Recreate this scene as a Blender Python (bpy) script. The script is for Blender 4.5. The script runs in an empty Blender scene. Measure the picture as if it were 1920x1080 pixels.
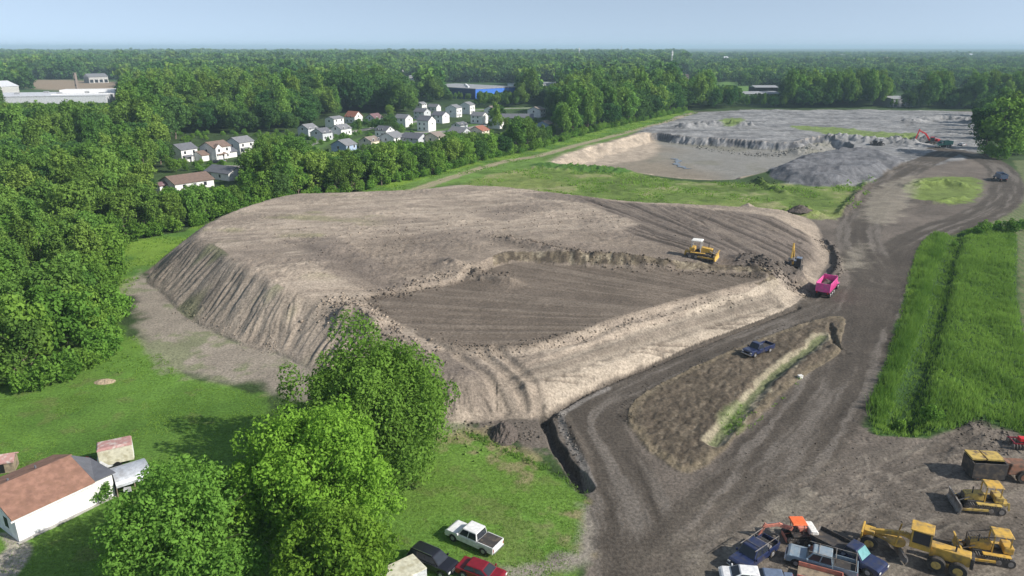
import bpy, math, random
import numpy as np
from mathutils import Vector, Matrix

SC = bpy.context.scene
COL = SC.collection
R = math.radians
# ------------------------------------------------------------------ camera, sky, sun, exposure
CAMH, FPX, PITCH = 47.0, 1371.0, R(18.25)
cd = bpy.data.cameras.new("camera"); cam = bpy.data.objects.new("camera", cd); COL.objects.link(cam)
cam.location = (0, 0, CAMH); cam.rotation_euler = (R(90) - PITCH, 0, 0)
cd.sensor_width = 36.0; cd.lens = 36.0 * FPX / 1920.0; cd.clip_start = 0.5; cd.clip_end = 60000
SC.camera = cam
SUN_EL, SUN_AZ = R(34), R(-20)          # azimuth measured from +X towards +Y
sdir = Vector((math.cos(SUN_EL) * math.cos(SUN_AZ), math.cos(SUN_EL) * math.sin(SUN_AZ), math.sin(SUN_EL)))
W = bpy.data.worlds.new("World"); SC.world = W; W.use_nodes = True
nt = W.node_tree; nt.nodes.clear()
wo = nt.nodes.new("ShaderNodeOutputWorld"); bg = nt.nodes.new("ShaderNodeBackground"); sk = nt.nodes.new("ShaderNodeTexSky")
sk.sky_type = 'NISHITA'; sk.sun_disc = False; sk.sun_elevation = SUN_EL
sk.sun_rotation = math.atan2(sdir.x, sdir.y)
sk.altitude = 50; sk.air_density = 0.75; sk.dust_density = 0.9; sk.ozone_density = 1.6
bg.inputs[1].default_value = 0.105
tcw = nt.nodes.new("ShaderNodeTexCoord"); adv = nt.nodes.new("ShaderNodeVectorMath"); adv.operation = 'ADD'; adv.inputs[1].default_value = (0, 0, 0.16)
nt.links.new(tcw.outputs["Generated"], adv.inputs[0]); nt.links.new(adv.outputs[0], sk.inputs[0])   # the pale band of the very horizon is left to the haze
hsw = nt.nodes.new("ShaderNodeHueSaturation"); hsw.inputs["Saturation"].default_value = 0.66; hsw.inputs["Value"].default_value = 1.36; hsw.inputs["Hue"].default_value = 0.49
nt.links.new(sk.outputs[0], hsw.inputs["Color"]); nt.links.new(hsw.outputs[0], bg.inputs[0]); nt.links.new(bg.outputs[0], wo.inputs[0])
sl = bpy.data.lights.new("sun", 'SUN'); sl.energy = 4.5; sl.angle = R(0.5); sl.color = (1.0, 0.94, 0.85)
so = bpy.data.objects.new("sun", sl); COL.objects.link(so); so.rotation_euler = sdir.to_track_quat('Z', 'Y').to_euler()
so.location = (0, 0, 200)
SC.view_settings.view_transform = 'Standard'; SC.view_settings.look = 'None'
SC.view_settings.exposure = 0.33; SC.view_settings.gamma = 1.0
SC.cycles.max_bounces = 5; SC.cycles.diffuse_bounces = 2; SC.cycles.volume_bounces = 0; SC.cycles.transparent_max_bounces = 4
SC.cycles.use_denoising = True

SP, CP = math.sin(PITCH), math.cos(PITCH)
def P(px, py, z=0.0):
    a = (px - 960) / FPX; b = (py - 540) / FPX
    t = (CAMH - z) / (SP + b * CP)
    return (a * t, (CP - b * SP) * t)
def proj(x, y, z):
    dz = z - CAMH
    depth = y * CP - dz * SP; up = y * SP + dz * CP
    return 960 + FPX * x / depth, 540 - FPX * up / depth, depth
def PP(l, z=0.0): return [P(q[0], q[1], q[2] if len(q) > 2 else z) for q in l]

# ------------------------------------------------------------------ numpy noise and distances
def _h(i, j, s):
    n = (i.astype(np.int64) * 374761393 + j.astype(np.int64) * 668265263 + s * 974711) & 0x7fffffff
    n = ((n ^ (n >> 13)) * 1274126177) & 0x7fffffff
    return ((n ^ (n >> 16)) & 0xffff) / 65535.0
def vn(x, y, s=0):
    i = np.floor(x); j = np.floor(y); u = x - i; v = y - j
    u = u * u * (3 - 2 * u); v = v * v * (3 - 2 * v)
    a = _h(i, j, s); b = _h(i + 1, j, s); c = _h(i, j + 1, s); d = _h(i + 1, j + 1, s)
    return (a * (1 - u) + b * u) * (1 - v) + (c * (1 - u) + d * u) * v - 0.5
def fbm(x, y, s=0, o=4):
    r = 0; a = 1.0
    for k in range(o):
        r = r + a * vn(x * 2 ** k + 17.3 * k, y * 2 ** k - 9.1 * k, s + k); a *= 0.5
    return r
def smooth(pts, closed=True, n=4):
    P_ = np.array(pts, float); out = []; m = len(P_)
    rng = range(m) if closed else range(m - 1)
    for i in rng:
        if closed: p0, p1, p2, p3 = P_[i - 1], P_[i], P_[(i + 1) % m], P_[(i + 2) % m]
        else: p0, p1, p2, p3 = P_[max(i - 1, 0)], P_[i], P_[i + 1], P_[min(i + 2, m - 1)]
        for k in range(n):
            t = k / n
            out.append(0.5 * (2 * p1 + (p2 - p0) * t + (2 * p0 - 5 * p1 + 4 * p2 - p3) * t * t + (3 * p1 - p0 - 3 * p2 + p3) * t ** 3))
    if not closed: out.append(P_[-1])
    return np.array(out)
def pdist(pts, X, Y, closed=True, margin=25.0, sm=True):
    """distance to the polygon's edge (inside positive) or to a line; second result: arc length of the nearest point"""
    q = smooth(pts, closed) if sm else np.array(pts, float)
    x0, y0 = q.min(0) - margin; x1, y1 = q.max(0) + margin
    D = np.full(X.shape, float(-margin if closed else margin)); S = np.zeros(X.shape)
    idx = np.nonzero((X > x0) & (X < x1) & (Y > y0) & (Y < y1))
    if not len(idx[0]): return D, S
    x = X[idx]; y = Y[idx]; best = np.full(x.shape, 1e18); bs = np.zeros(x.shape); ins = np.zeros(x.shape, bool)
    acc = 0.0; m = len(q)
    for i in range(m if closed else m - 1):
        ax, ay = q[i]; bx, by = q[(i + 1) % m]; dx, dy = bx - ax, by - ay; L2 = dx * dx + dy * dy + 1e-12; L = math.sqrt(L2)
        t = np.clip(((x - ax) * dx + (y - ay) * dy) / L2, 0, 1)
        d = (x - ax - t * dx) ** 2 + (y - ay - t * dy) ** 2
        w = d < best; best = np.where(w, d, best); bs = np.where(w, acc + t * L, bs); acc += L
        if closed:
            c = (ay > y) != (by > y)
            if abs(by - ay) > 1e-9: ins ^= c & (x < (bx - ax) * (y - ay) / (by - ay) + ax)
    d = np.sqrt(best)
    D[idx] = np.where(ins, d, -d) if closed else d
    S[idx] = bs
    return D, S
def sst(a, b, x):
    t = np.clip((x - a) / (b - a), 0, 1); return t * t * (3 - 2 * t)
def smin(a, b, k): 
    h = np.clip(0.5 + 0.5 * (b - a) / k, 0, 1); return b * (1 - h) + a * h - k * h * (1 - h)

# ------------------------------------------------------------------ materials
def newmat(name):
    m = bpy.data.materials.new(name); m.use_nodes = True; return m
def mat(name, col, rough=0.6, metal=0.0, var=0.12, scale=3.0, spec=0.4, dirt=None, coat=0.0):
    """plain painted surface with slight procedural mottling"""
    m = newmat(name); n = m.node_tree.nodes; l = m.node_tree.links; b = n["Principled BSDF"]
    tc = n.new("ShaderNodeTexCoord"); no = n.new("ShaderNodeTexNoise"); no.inputs["Scale"].default_value = scale; no.inputs["Detail"].default_value = 5
    l.new(tc.outputs["Object"], no.inputs["Vector"])
    r = n.new("ShaderNodeValToRGB"); l.new(no.outputs["Fac"], r.inputs[0])
    lo = [max(0, c * (1 - var)) for c in col[:3]]; hi = [min(1, c * (1 + var)) for c in col[:3]]
    r.color_ramp.elements[0].position = 0.35; r.color_ramp.elements[1].position = 0.65
    r.color_ramp.elements[0].color = (*lo, 1); r.color_ramp.elements[1].color = (*hi, 1)
    out = r.outputs[0]
    if dirt:
        n2 = n.new("ShaderNodeTexNoise"); n2.inputs["Scale"].default_value = 1.7; n2.inputs["Detail"].default_value = 7
        l.new(tc.outputs["Object"], n2.inputs["Vector"])
        r2 = n.new("ShaderNodeValToRGB"); l.new(n2.outputs["Fac"], r2.inputs[0]); r2.color_ramp.elements[0].position = 0.48; r2.color_ramp.elements[1].position = 0.66
        mx = n.new("ShaderNodeMix"); mx.data_type = 'RGBA'; l.new(r2.outputs[0], mx.inputs[0]); l.new(out, mx.inputs[6]); mx.inputs[7].default_value = (*dirt, 1); out = mx.outputs[2]
    l.new(out, b.inputs["Base Color"]); b.inputs["Roughness"].default_value = rough; b.inputs["Metallic"].default_value = metal
    b.inputs["Specular IOR Level"].default_value = spec; b.inputs["Coat Weight"].default_value = coat
    return m
def soilmat():
    m = newmat("soil_and_turf"); n = m.node_tree.nodes; l = m.node_tree.links; b = n["Principled BSDF"]
    at = n.new("ShaderNodeAttribute"); at.attribute_name = "Col"
    ge = n.new("ShaderNodeNewGeometry")
    n1 = n.new("ShaderNodeTexNoise"); n1.inputs["Scale"].default_value = 2.6; n1.inputs["Detail"].default_value = 6; n1.inputs["Roughness"].default_value = 0.7
    n2 = n.new("ShaderNodeTexNoise"); n2.inputs["Scale"].default_value = 0.35; n2.inputs["Detail"].default_value = 5
    l.new(ge.outputs["Position"], n1.inputs["Vector"]); l.new(ge.outputs["Position"], n2.inputs["Vector"])
    m1 = n.new("ShaderNodeMapRange"); m1.inputs[1].default_value = 0.35; m1.inputs[2].default_value = 0.65; m1.inputs[3].default_value = 0.62; m1.inputs[4].default_value = 1.36
    m2 = n.new("ShaderNodeMapRange"); m2.inputs[1].default_value = 0.3; m2.inputs[2].default_value = 0.7; m2.inputs[3].default_value = 0.88; m2.inputs[4].default_value = 1.12
    l.new(n1.outputs["Fac"], m1.inputs[0]); l.new(n2.outputs["Fac"], m2.inputs[0])
    mu = n.new("ShaderNodeMath"); mu.operation = 'MULTIPLY'; l.new(m1.outputs[0], mu.inputs[0]); l.new(m2.outputs[0], mu.inputs[1])
    vm = n.new("ShaderNodeVectorMath"); vm.operation = 'SCALE'; l.new(at.outputs["Color"], vm.inputs[0]); l.new(mu.outputs[0], vm.inputs["Scale"])
    l.new(vm.outputs[0], b.inputs["Base Color"]); b.inputs["Roughness"].default_value = 0.92; b.inputs["Specular IOR Level"].default_value = 0.15
    bp = n.new("ShaderNodeBump"); bp.inputs["Strength"].default_value = 0.8; bp.inputs["Distance"].default_value = 0.16
    l.new(n1.outputs["Fac"], bp.inputs["Height"]); l.new(bp.outputs[0], b.inputs["Normal"])
    return m
def leafmat(name, dark, light, trans=0.3, hue=0.016):
    m = newmat(name); n = m.node_tree.nodes; l = m.node_tree.links; n.clear()
    o = n.new("ShaderNodeOutputMaterial"); d = n.new("ShaderNodeBsdfDiffuse"); t = n.new("ShaderNodeBsdfTranslucent"); x = n.new("ShaderNodeMixShader")
    oi = n.new("ShaderNodeObjectInfo"); at = n.new("ShaderNodeAttribute"); at.attribute_name = "lv"
    ad = n.new("ShaderNodeMath"); ad.operation = 'MULTIPLY_ADD'; l.new(at.outputs["Fac"], ad.inputs[0]); ad.inputs[1].default_value = 0.45
    sc = n.new("ShaderNodeMath"); sc.operation = 'MULTIPLY'; l.new(oi.outputs["Random"], sc.inputs[0]); sc.inputs[1].default_value = 0.55; l.new(sc.outputs[0], ad.inputs[2])
    mx = n.new("ShaderNodeMix"); mx.data_type = 'RGBA'; l.new(ad.outputs[0], mx.inputs[0]); mx.inputs[6].default_value = (*dark, 1); mx.inputs[7].default_value = (*light, 1)
    hs = n.new("ShaderNodeHueSaturation"); mr = n.new("ShaderNodeMapRange"); mr.inputs[3].default_value = 0.5 - hue; mr.inputs[4].default_value = 0.5 + hue
    w = n.new("ShaderNodeMath"); w.operation = 'FRACT'; w2 = n.new("ShaderNodeMath"); w2.operation = 'MULTIPLY'; w2.inputs[1].default_value = 17.31
    l.new(oi.outputs["Random"], w2.inputs[0]); l.new(w2.outputs[0], w.inputs[0]); l.new(w.outputs[0], mr.inputs[0]); l.new(mr.outputs[0], hs.inputs["Hue"])
    l.new(mx.outputs[2], hs.inputs["Color"])
    l.new(hs.outputs[0], d.inputs[0]); l.new(hs.outputs[0], t.inputs[0]); x.inputs[0].default_value = trans
    l.new(d.outputs[0], x.inputs[1]); l.new(t.outputs[0], x.inputs[2]); l.new(x.outputs[0], o.inputs[0])
    return m
M = {}
M['soil'] = soilmat()
M['leaf_wood'] = leafmat("leaf_wood", (0.060, 0.135, 0.028), (0.245, 0.405, 0.080))
M['leaf_dark'] = leafmat("leaf_dark", (0.036, 0.092, 0.030), (0.125, 0.245, 0.062))
M['leaf_lime'] = leafmat("leaf_lime", (0.078, 0.178, 0.024), (0.262, 0.465, 0.060), 0.38, 0.01)
M['leaf_mid'] = leafmat("leaf_mid", (0.066, 0.155, 0.028), (0.235, 0.420, 0.070), 0.36, 0.01)
M['blade'] = leafmat("grass_blade", (0.100, 0.205, 0.034), (0.275, 0.440, 0.085), 0.4, 0.0)
M['bark'] = mat("bark", (0.16, 0.13, 0.10), 0.9, scale=8, var=0.35)

def tag(o, label=None, cat=None, group=None, kind=None):
    if label: o['label'] = label
    if cat: o['category'] = cat
    if group: o['group'] = group
    if kind: o['kind'] = kind
    return o
def empty(name, loc, rz=0.0, label=None, cat=None, group=None, scale=None):
    o = bpy.data.objects.new(name, None); COL.objects.link(o); o.location = loc if len(loc) == 3 else (*loc, 0); o.rotation_euler = (0, 0, rz)
    o.empty_display_size = 0.3
    if scale: o.scale = scale
    return tag(o, label, cat, group)
def npmesh(name, V, F, m, attr=None, smooth_=False, aname="Col"):
    """V (n,3) array, F (m,k) array of equal-sized faces"""
    me = bpy.data.meshes.new(name); V = np.ascontiguousarray(V, np.float32); F = np.ascontiguousarray(F, np.int32); k = F.shape[1]
    me.vertices.add(len(V)); me.vertices.foreach_set("co", V.ravel())
    me.loops.add(F.size); me.loops.foreach_set("vertex_index", F.ravel())
    me.polygons.add(len(F)); me.polygons.foreach_set("loop_start", np.arange(0, F.size, k, dtype=np.int32))
    try: me.polygons.foreach_set("loop_total", np.full(len(F), k, np.int32))
    except Exception: pass
    if smooth_: me.polygons.foreach_set("use_smooth", np.ones(len(F), bool))
    if attr is not None:
        if attr.ndim == 2:
            a = me.attributes.new(aname, 'FLOAT_COLOR', 'POINT'); c = np.ones((len(V), 4), np.float32); c[:, :3] = attr; a.data.foreach_set("color", c.ravel())
        else:
            a = me.attributes.new(aname, 'FLOAT', 'POINT'); a.data.foreach_set("value", np.ascontiguousarray(attr, np.float32))
    me.update(calc_edges=True); me.materials.append(m)
    return me
def link(name, me, parent=None):
    o = bpy.data.objects.new(name, me); COL.objects.link(o)
    if parent: o.parent = parent
    return o

class MB:
    def __init__(s): s.v = []; s.f = []; s.M = Matrix()
    def add(s, vs, fs):
        b = len(s.v); s.v += [tuple(s.M @ Vector(p)) for p in vs]; s.f += [[b + i for i in f] for f in fs]; return s
    def hull(s, lo, hi):
        n = len(lo); vs = list(lo) + list(hi)
        fs = [list(range(n))[::-1], list(range(n, 2 * n))] + [[i, (i + 1) % n, n + (i + 1) % n, n + i] for i in range(n)]
        return s.add(vs, fs)
    def box(s, x0, x1, y0, y1, z0, z1):
        return s.hull([(x0, y0, z0), (x1, y0, z0), (x1, y1, z0), (x0, y1, z0)], [(x0, y0, z1), (x1, y0, z1), (x1, y1, z1), (x0, y1, z1)])
    def frus(s, a, b, z0, z1):   # a, b = (x0,x1,y0,y1)
        return s.hull([(a[0], a[2], z0), (a[1], a[2], z0), (a[1], a[3], z0), (a[0], a[3], z0)], [(b[0], b[2], z1), (b[1], b[2], z1), (b[1], b[3], z1), (b[0], b[3], z1)])
    def prism(s, pts, y0, y1):   # pts in xz
        return s.hull([(x, y1, z) for x, z in pts], [(x, y0, z) for x, z in pts])
    def prismx(s, pts, x0, x1):  # pts in yz
        return s.hull([(x0, y, z) for y, z in pts], [(x1, y, z) for y, z in pts])
    def tube(s, p0, p1, r0, r1=None, n=10):
        r1 = r0 if r1 is None else r1; p0 = Vector(p0); p1 = Vector(p1); d = (p1 - p0).normalized()
        u = d.orthogonal().normalized(); w = d.cross(u); A = []; B = []
        for k in range(n):
            a = 2 * math.pi * k / n; q = u * math.cos(a) + w * math.sin(a); A.append(p0 + q * r0); B.append(p1 + q * r1)
        return s.hull(A, B)
    def beam(s, p0, p1, w, h):
        p0 = Vector(p0); p1 = Vector(p1); d = (p1 - p0).normalized(); u = Vector((0, 0, 1)).cross(d)
        if u.length < 1e-3: u = Vector((0, 1, 0))
        u.normalize(); v = d.cross(u); q = [(-w / 2, -h / 2), (w / 2, -h / 2), (w / 2, h / 2), (-w / 2, h / 2)]
        return s.hull([p0 + u * a + v * b for a, b in q], [p1 + u * a + v * b for a, b in q])
    def build(s, name, m, parent=None, bevel=0.0, loc=None):
        me = bpy.data.meshes.new(name); me.from_pydata(s.v, [], s.f); me.validate(); me.update()
        import bmesh
        bm = bmesh.new(); bm.from_mesh(me); bmesh.ops.recalc_face_normals(bm, faces=bm.faces); bm.to_mesh(me); bm.free()
        me.materials.append(m if not isinstance(m, str) else M[m]); o = link(name, me, parent)
        if bevel:
            b = o.modifiers.new("bevel", 'BEVEL'); b.width = bevel; b.segments = 2; b.limit_method = 'ANGLE'; b.angle_limit = R(35)
        return o
# ------------------------------------------------------------------ terrain: outlines of the place (ground-plane positions)
TOE = PP([(275,524),(300,548),(345,592),(415,630),(475,655),(530,668),(600,705),(690,750),(790,785),(860,795),(915,790),(960,786),(1000,786),(1040,777),(1075,752),
          (1140,720),(1210,690),(1300,650),(1400,612),(1495,573),(1520,545),(1545,505),(1558,478),(1545,452),(1535,428),(1510,408),(1440,400),(1330,397),(1200,392),
          (1090,380),(980,367),(870,364),(770,372),(680,384),(600,390),(520,398),(440,420),(370,448),(310,480)])
TOPS = [(365,440,7.6),(430,460,8.0),(500,480,8.2),(570,505,7.6),(640,560,6.2),(640,460,8),(600,387,7),(700,375,6.6),(800,380,6.4),(800,450,6.8),(860,490,6.6),(950,430,6.4),
        (1000,370,6),(1100,382,6),(1200,440,5.8),(1300,402,5.2),(1450,415,4.2),(1400,470,5.0),(1480,500,4.2),(1300,460,6.2),(1000,452,6.9),(1100,466,6.7),(1200,476,6.4),(1500,440,2.6),(1530,480,2.5),
        (700,556,5.5),(765,540,5.7),(850,518,5.8),(690,600,5.4),(740,650,4.6),(800,680,4.0),(900,680,3.6),(960,705,3.4),(1000,698,3.6),(1100,655,3.7),(1200,615,3.7),(1300,585,3.6),(1400,555,3.4),(1470,535,3.2),(1090,640,3.5),(1260,590,3.4)]
FIELD = PP([(690,560,5.2),(760,548,5.1),(850,532,5),(900,512,5),(960,492,5),(1050,497,4.8),(1150,503,4.6),(1280,508,4.4),(1400,512,4.2),(1440,520,4.2),
            (1380,535,4.4),(1260,565,4.5),(1150,597,4.6),(1060,628,4.6),(980,648,4.6),(900,652,4.6),(830,642,4.8),(760,612,5),(710,585,5.2)])
BASIN = PP([(1035,303),(1090,280),(1160,262),(1215,250),(1300,257),(1400,263),(1490,268),(1545,262),(1600,272),(1570,296),(1500,303),(1450,318),(1405,330),(1370,337),(1280,335),(1180,322),(1110,313)])
SPOIL = PP([(1440,330),(1480,302),(1550,290),(1650,292),(1700,305),(1665,328),(1600,346),(1520,350)])
ISLE = PP([(1170,785),(1185,750),(1240,715),(1330,672),(1420,635),(1500,607),(1560,592),(1590,600),(1583,640),(1580,665),(1520,705),(1450,757),(1390,812),(1340,862),(1295,888),(1240,868),(1195,822)])
MEADOW = PP([(1010,315),(1160,318),(1260,338),(1370,342),(1450,345),(1560,348),(1640,335),(1630,365),(1590,402),(1530,412),(1420,398),(1300,394),(1200,390),(1090,378),(980,364),(880,358),(870,345),(930,325)])
VERGE = PP([(180,470),(230,455),(340,432),(430,405),(560,378),(640,366),(720,345),(820,325),(900,300),(980,285),(1080,255),(1180,230),(1290,207),(1310,212),(1240,232),(1150,255),(1050,275),(1000,300),
            (900,322),(800,345),(700,378),(600,392),(440,425),(330,470),(270,515),(235,560),(240,620),(300,660),(360,710),(500,735),(520,800),(600,860),(820,790),(870,800),(930,830),(1000,860),(1060,890),(1098,915),(1112,960),(1105,1010),(1075,1060),(1060,1160),(-300,1160),(-700,760),(-300,640)])
APRON = PP([(262,505),(240,545),(240,600),(290,650),(330,690),(430,715),(520,740),(700,790),(800,800),(870,790),(700,720),(530,655),(350,580),(300,530)])
TALL = PP([(1745,440),(1790,438),(1830,428),(1900,432),(1905,560),(1960,800),(1900,808),(1860,795),(1830,790),(1780,815),(1700,820),(1632,806),(1640,740),(1665,660),(1695,560),(1715,480)])
GRAVEL = PP([(1190,247),(1290,212),(1400,206),(1600,206),(1830,210),(1850,240),(1840,285),(1800,300),(1700,322),(1620,350),(1480,345),(1440,300),(1330,300),(1230,268)])
FARLAWN = PP([(1360,150),(1400,150),(1405,170),(1340,172)])
ROADS = [(PP([(1215,1160),(1200,1040),(1180,940),(1140,860),(1108,800),(1125,765),(1190,728),(1300,678),(1430,622),(1530,582),(1590,548)]), 4.6),
         (PP([(1240,1160),(1330,1010),(1430,900),(1520,790),(1580,690),(1620,600),(1650,530),(1690,470),(1760,432),(1840,403),(1882,372),(1886,335),(1860,305),(1815,288),(1760,280)]), 5.0),
         (PP([(1650,530),(1610,450),(1625,390),(1665,345),(1720,310),(1780,285)]), 4.5)]
HALF = [4.3, 5.2, 5.4]
TRACKS = PP([(640,392),(760,362),(870,325),(950,302),(1010,292),(1090,270),(1180,247),(1260,225),(1300,212)])
DITCH = PP([(1021,784),(1032,812),(1052,850),(1075,885),(1097,915)])
DITCH2 = PP([(1030,780),(1070,752),(1140,718),(1210,690),(1300,652),(1400,614),(1495,577)])
SWALE = PP([(1545,628),(1500,665),(1440,712),(1390,765),(1340,828)])
WALLD = PP([(1556,606),(1562,630),(1570,652),(1588,662)])
REED = PP([(1795,440),(1775,500),(1752,600),(1720,700),(1690,800)])

def rbf(tops):
    pts = np.array([[*P(a, b, z), z] for a, b, z in tops]); n = len(pts)
    d = np.hypot(pts[:, None, 0] - pts[None, :, 0], pts[:, None, 1] - pts[None, :, 1])
    A = np.zeros((n + 3, n + 3)); A[:n, :n] = d + np.eye(n) * 0.5; A[:n, n] = 1; A[:n, n + 1:] = pts[:, :2]; A[n, :n] = 1; A[n + 1:, :n] = pts[:, :2].T
    w = np.linalg.solve(A, np.r_[pts[:, 2], 0, 0, 0])
    def f(X, Y):
        r = w[n] + w[n + 1] * X + w[n + 2] * Y
        for i in range(n): r = r + w[i] * np.hypot(X - pts[i, 0], Y - pts[i, 1])
        return r
    return f
TOPF = rbf(TOPS)
FPL = rbf([(700,585,5.2),(850,535,5.0),(960,495,4.9),(1400,512,4.2),(1430,520,4.2),(1150,597,4.6),(900,650,4.6)])
BUMPS = [  # polyline, amplitude, half width : windrows, spoil ridges, grassy hillocks
    (PP([(1545,452),(1562,470),(1570,500),(1560,520)]), 0.9, 0.7), (PP([(840,500,6),(900,512,6),(950,520,6)]), 1.3, 2.2), (PP([(925,455,6),(1000,468,6),(1060,480,6),(1250,492,6)]), 0.8, 1.6),
    (PP([(1020,312),(1070,316),(1130,320),(1160,322)]), 1.5, 5.0), (PP([(1360,398),(1385,402),(1400,412)]), 1.0, 1.6), (PP([(1480,400),(1500,398),(1520,403)]), 1.6, 2.6),
    (PP([(1500,565),(1440,560),(1420,545)]), 0.5, 1.5), (PP([(1400,500,4),(1450,505,4),(1500,512,3)]), 1.6, 2.5), (PP([(1625,345),(1600,375),(1575,402)]), 1.3, 1.4),
    (PP([(1710,350),(1760,345),(1800,350)]), 1.4, 4.0), (PP([(1720,378),(1760,380),(1800,372)]), 0.9, 2.0), (PP([(1420,340),(1440,352),(1470,362)]), 1.2, 1.5),
    (PP([(1280,240),(1340,236),(1400,238)]), 2.5, 5.0), (PP([(1500,275),(1560,262),(1640,268),(1700,272)]), 2.4, 6.0), (PP([(1700,232),(1760,224),(1830,230)]), 2.0, 6.0),
    (PP([(1680,268),(1700,264),(1735,268)]), 2.5, 4.0), (PP([(640,600,5),(665,590,5),(700,610,5)]), 1.0, 1.8), (PP([(1050,775),(1075,815),(1100,870),(1112,915)]), 0.35, 0.6),
    (PP([(1460,720),(1520,672),(1570,655)]), 0.4, 1.0), (PP([(1840,800),(1800,810),(1760,812)]), 0.5, 1.2)]

def terrain(X, Y):
    """height, colour and region of the land at X, Y"""
    n1 = fbm(X / 9, Y / 9, 3); n2 = fbm(X / 2.2, Y / 2.2, 11, 4); n3 = fbm(X / 40, Y / 40, 23, 3); nf = vn(X / 0.5, Y / 0.5, 31)
    Hh = 0.10 * n1 + 0.03 * n2
    C = np.zeros(X.shape + (3,)); reg = np.zeros(X.shape, np.int8)
    def paint(mask, col, var=0.0, nz=None):
        m = np.clip(mask, 0, 1)[..., None]; c = np.array(col)[None] * (1 + var * (nz if nz is not None else n1))[..., None]
        C[:] = C * (1 - m) + np.clip(c, 0.004, 0.9) * m
    def amt(x): return x
    # woodland floor everywhere first, then the worked land
    paint(np.ones(X.shape), (0.050, 0.085, 0.028), 0.5)
    site = PP([(1105,1160),(1115,960),(1098,915),(1040,860),(850,790),(540,690),(240,560),(290,480),(640,380),(900,355),(1300,396),(1590,405),(1640,340),(1480,310),(1180,250),(1290,209),(1840,208),(1830,300),(1900,330),(1905,400),(1760,435),(1700,500),(1628,800),(1860,800),(2600,830),(2600,1160)])
    dS, _ = pdist(site, X, Y, sm=False); dS = dS + 2 * n2
    paint(sst(-0.5, 0.8, dS), (0.150, 0.128, 0.108), 0.35, n1 + 0.5 * n2)
    # open ground right of the tall grass: crops
    dC, _ = pdist(PP([(1895,300),(2300,300),(3400,820),(1925,812),(1902,560),(1900,440),(1840,415),(1905,380),(1910,330)]), X, Y, sm=False)
    paint(sst(0, 1.5, dC + n2), (0.155, 0.165, 0.085), 0.3, n1)
    cr = np.sin((X * 0.97 - Y * 0.25) * 2 * math.pi / 1.6)
    paint(sst(0, 1.5, dC) * sst(0.0, 0.6, cr) * 0.6, (0.075, 0.150, 0.045))
    # verge and lawns
    dV, _ = pdist(VERGE, X, Y, margin=12, sm=False); mv = sst(-0.3, 1.2, dV + 1.2 * n2 + 1.2 * n1)
    paint(mv, (0.100, 0.205, 0.038), 0.35, n1 + n3)
    lawn = sst(560, 700, proj(X, Y, 0)[1]) * mv
    paint(lawn * 0.85, (0.112, 0.215, 0.036), 0.30, n3 + 0.6 * n1)
    weed = mv * (1 - lawn) * sst(0.0, 0.5, n1 + 0.3); paint(weed * 0.7, (0.175, 0.270, 0.034), 0.3)
    paint(lawn * sst(-0.1, -0.5, n3 + n1) * 0.5, (0.060, 0.135, 0.022)); paint(lawn * sst(0.1, 0.5, n3 - n1) * 0.5, (0.135, 0.225, 0.040))
    paint(lawn * sst(0.18, 0.5, n2 + 0.5 * n3) * 0.45, (0.150, 0.165, 0.060), 0.2)
    reg[mv > 0.5] = 1
    dry, _ = pdist(PP([(820,790),(870,800),(1000,862),(1098,918),(1112,965),(1105,1010),(1040,960),(960,880),(860,840)]), X, Y)
    paint(sst(-2.5, 1, dry + 3 * n2) * sst(-0.1, 0.25, n2 + n1) * 0.75, (0.27, 0.23, 0.13), 0.2)
    lip, _ = pdist(PP([(1112,955),(1108,1010),(1080,1050),(960,1075),(900,1070)]), X, Y, closed=False)
    paint(sst(2.2, 0.6, lip + 1.5 * n2), (0.25, 0.225, 0.19), 0.3, n2)
    gap, _ = pdist(PP([(640,382),(760,345),(870,315),(1010,286),(1180,243),(1262,226),(1100,278),(1036,303),(1015,318),(930,328),(872,347),(885,362),(760,378)]), X, Y, sm=False)
    paint(sst(-1, 1, gap), (0.120, 0.205, 0.045), 0.45, n1 + n2); reg[gap > 0] = 2
    # dirt apron left of the mound
    dA, _ = pdist(APRON, X, Y); ma = sst(-1.5, 2.0, dA + 4 * n1 + 2 * n2)
    paint(ma, (0.285, 0.250, 0.205), 0.25, n1); reg[ma > 0.5] = 0
    paint(ma * sst(0.05, 0.4, n1 + 0.6 * n2) * 0.55, (0.125, 0.170, 0.060), 0.2)
    # meadow and gravel yard
    dM, _ = pdist(MEADOW, X, Y); mm = sst(-1, 1.5, dM + 3 * n2); paint(mm, (0.130, 0.195, 0.045), 0.55, n1 + n3 + 0.5 * n2); paint(mm * sst(0.0, 0.4, n3 + 0.5 * n1) * 0.5, (0.195, 0.205, 0.075), 0.2)
    paint(mm * sst(0.12, 0.45, n1 + 0.5 * n2) * 0.5, (0.27, 0.24, 0.15), 0.1); reg[mm > 0.5] = 2
    Hh = Hh + mm * (0.35 * n1 + 0.2 * n2)
    dG, _ = pdist(GRAVEL, X, Y, sm=False); mg = sst(-2, 2, dG + 3 * n1); paint(mg, (0.235, 0.235, 0.235), 0.5, n1 + n2); reg[mg > 0.5] = 4
    st = fbm(X / 30, Y / 3.0, 61, 4); Hh = Hh + mg * (0.9 * np.abs(st) + 0.35 * n2 + 0.5 * n1)
    paint(mg * sst(0.1, 0.5, st + 0.4 * n2) * 0.7, (0.115, 0.118, 0.128), 0.3)
    for q in ([(1480,238),(1560,238),(1640,248),(1720,252),(1710,268),(1620,264),(1540,250)], [(1350,225),(1390,222),(1395,236),(1355,238)], [(1700,340),(1760,332),(1835,335),(1840,365),(1800,385),(1710,372)]):
        dq, _ = pdist(PP(q), X, Y); paint(sst(-1, 2, dq + 3 * n2) * 0.85, (0.150, 0.215, 0.045), 0.4, n2)
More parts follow.
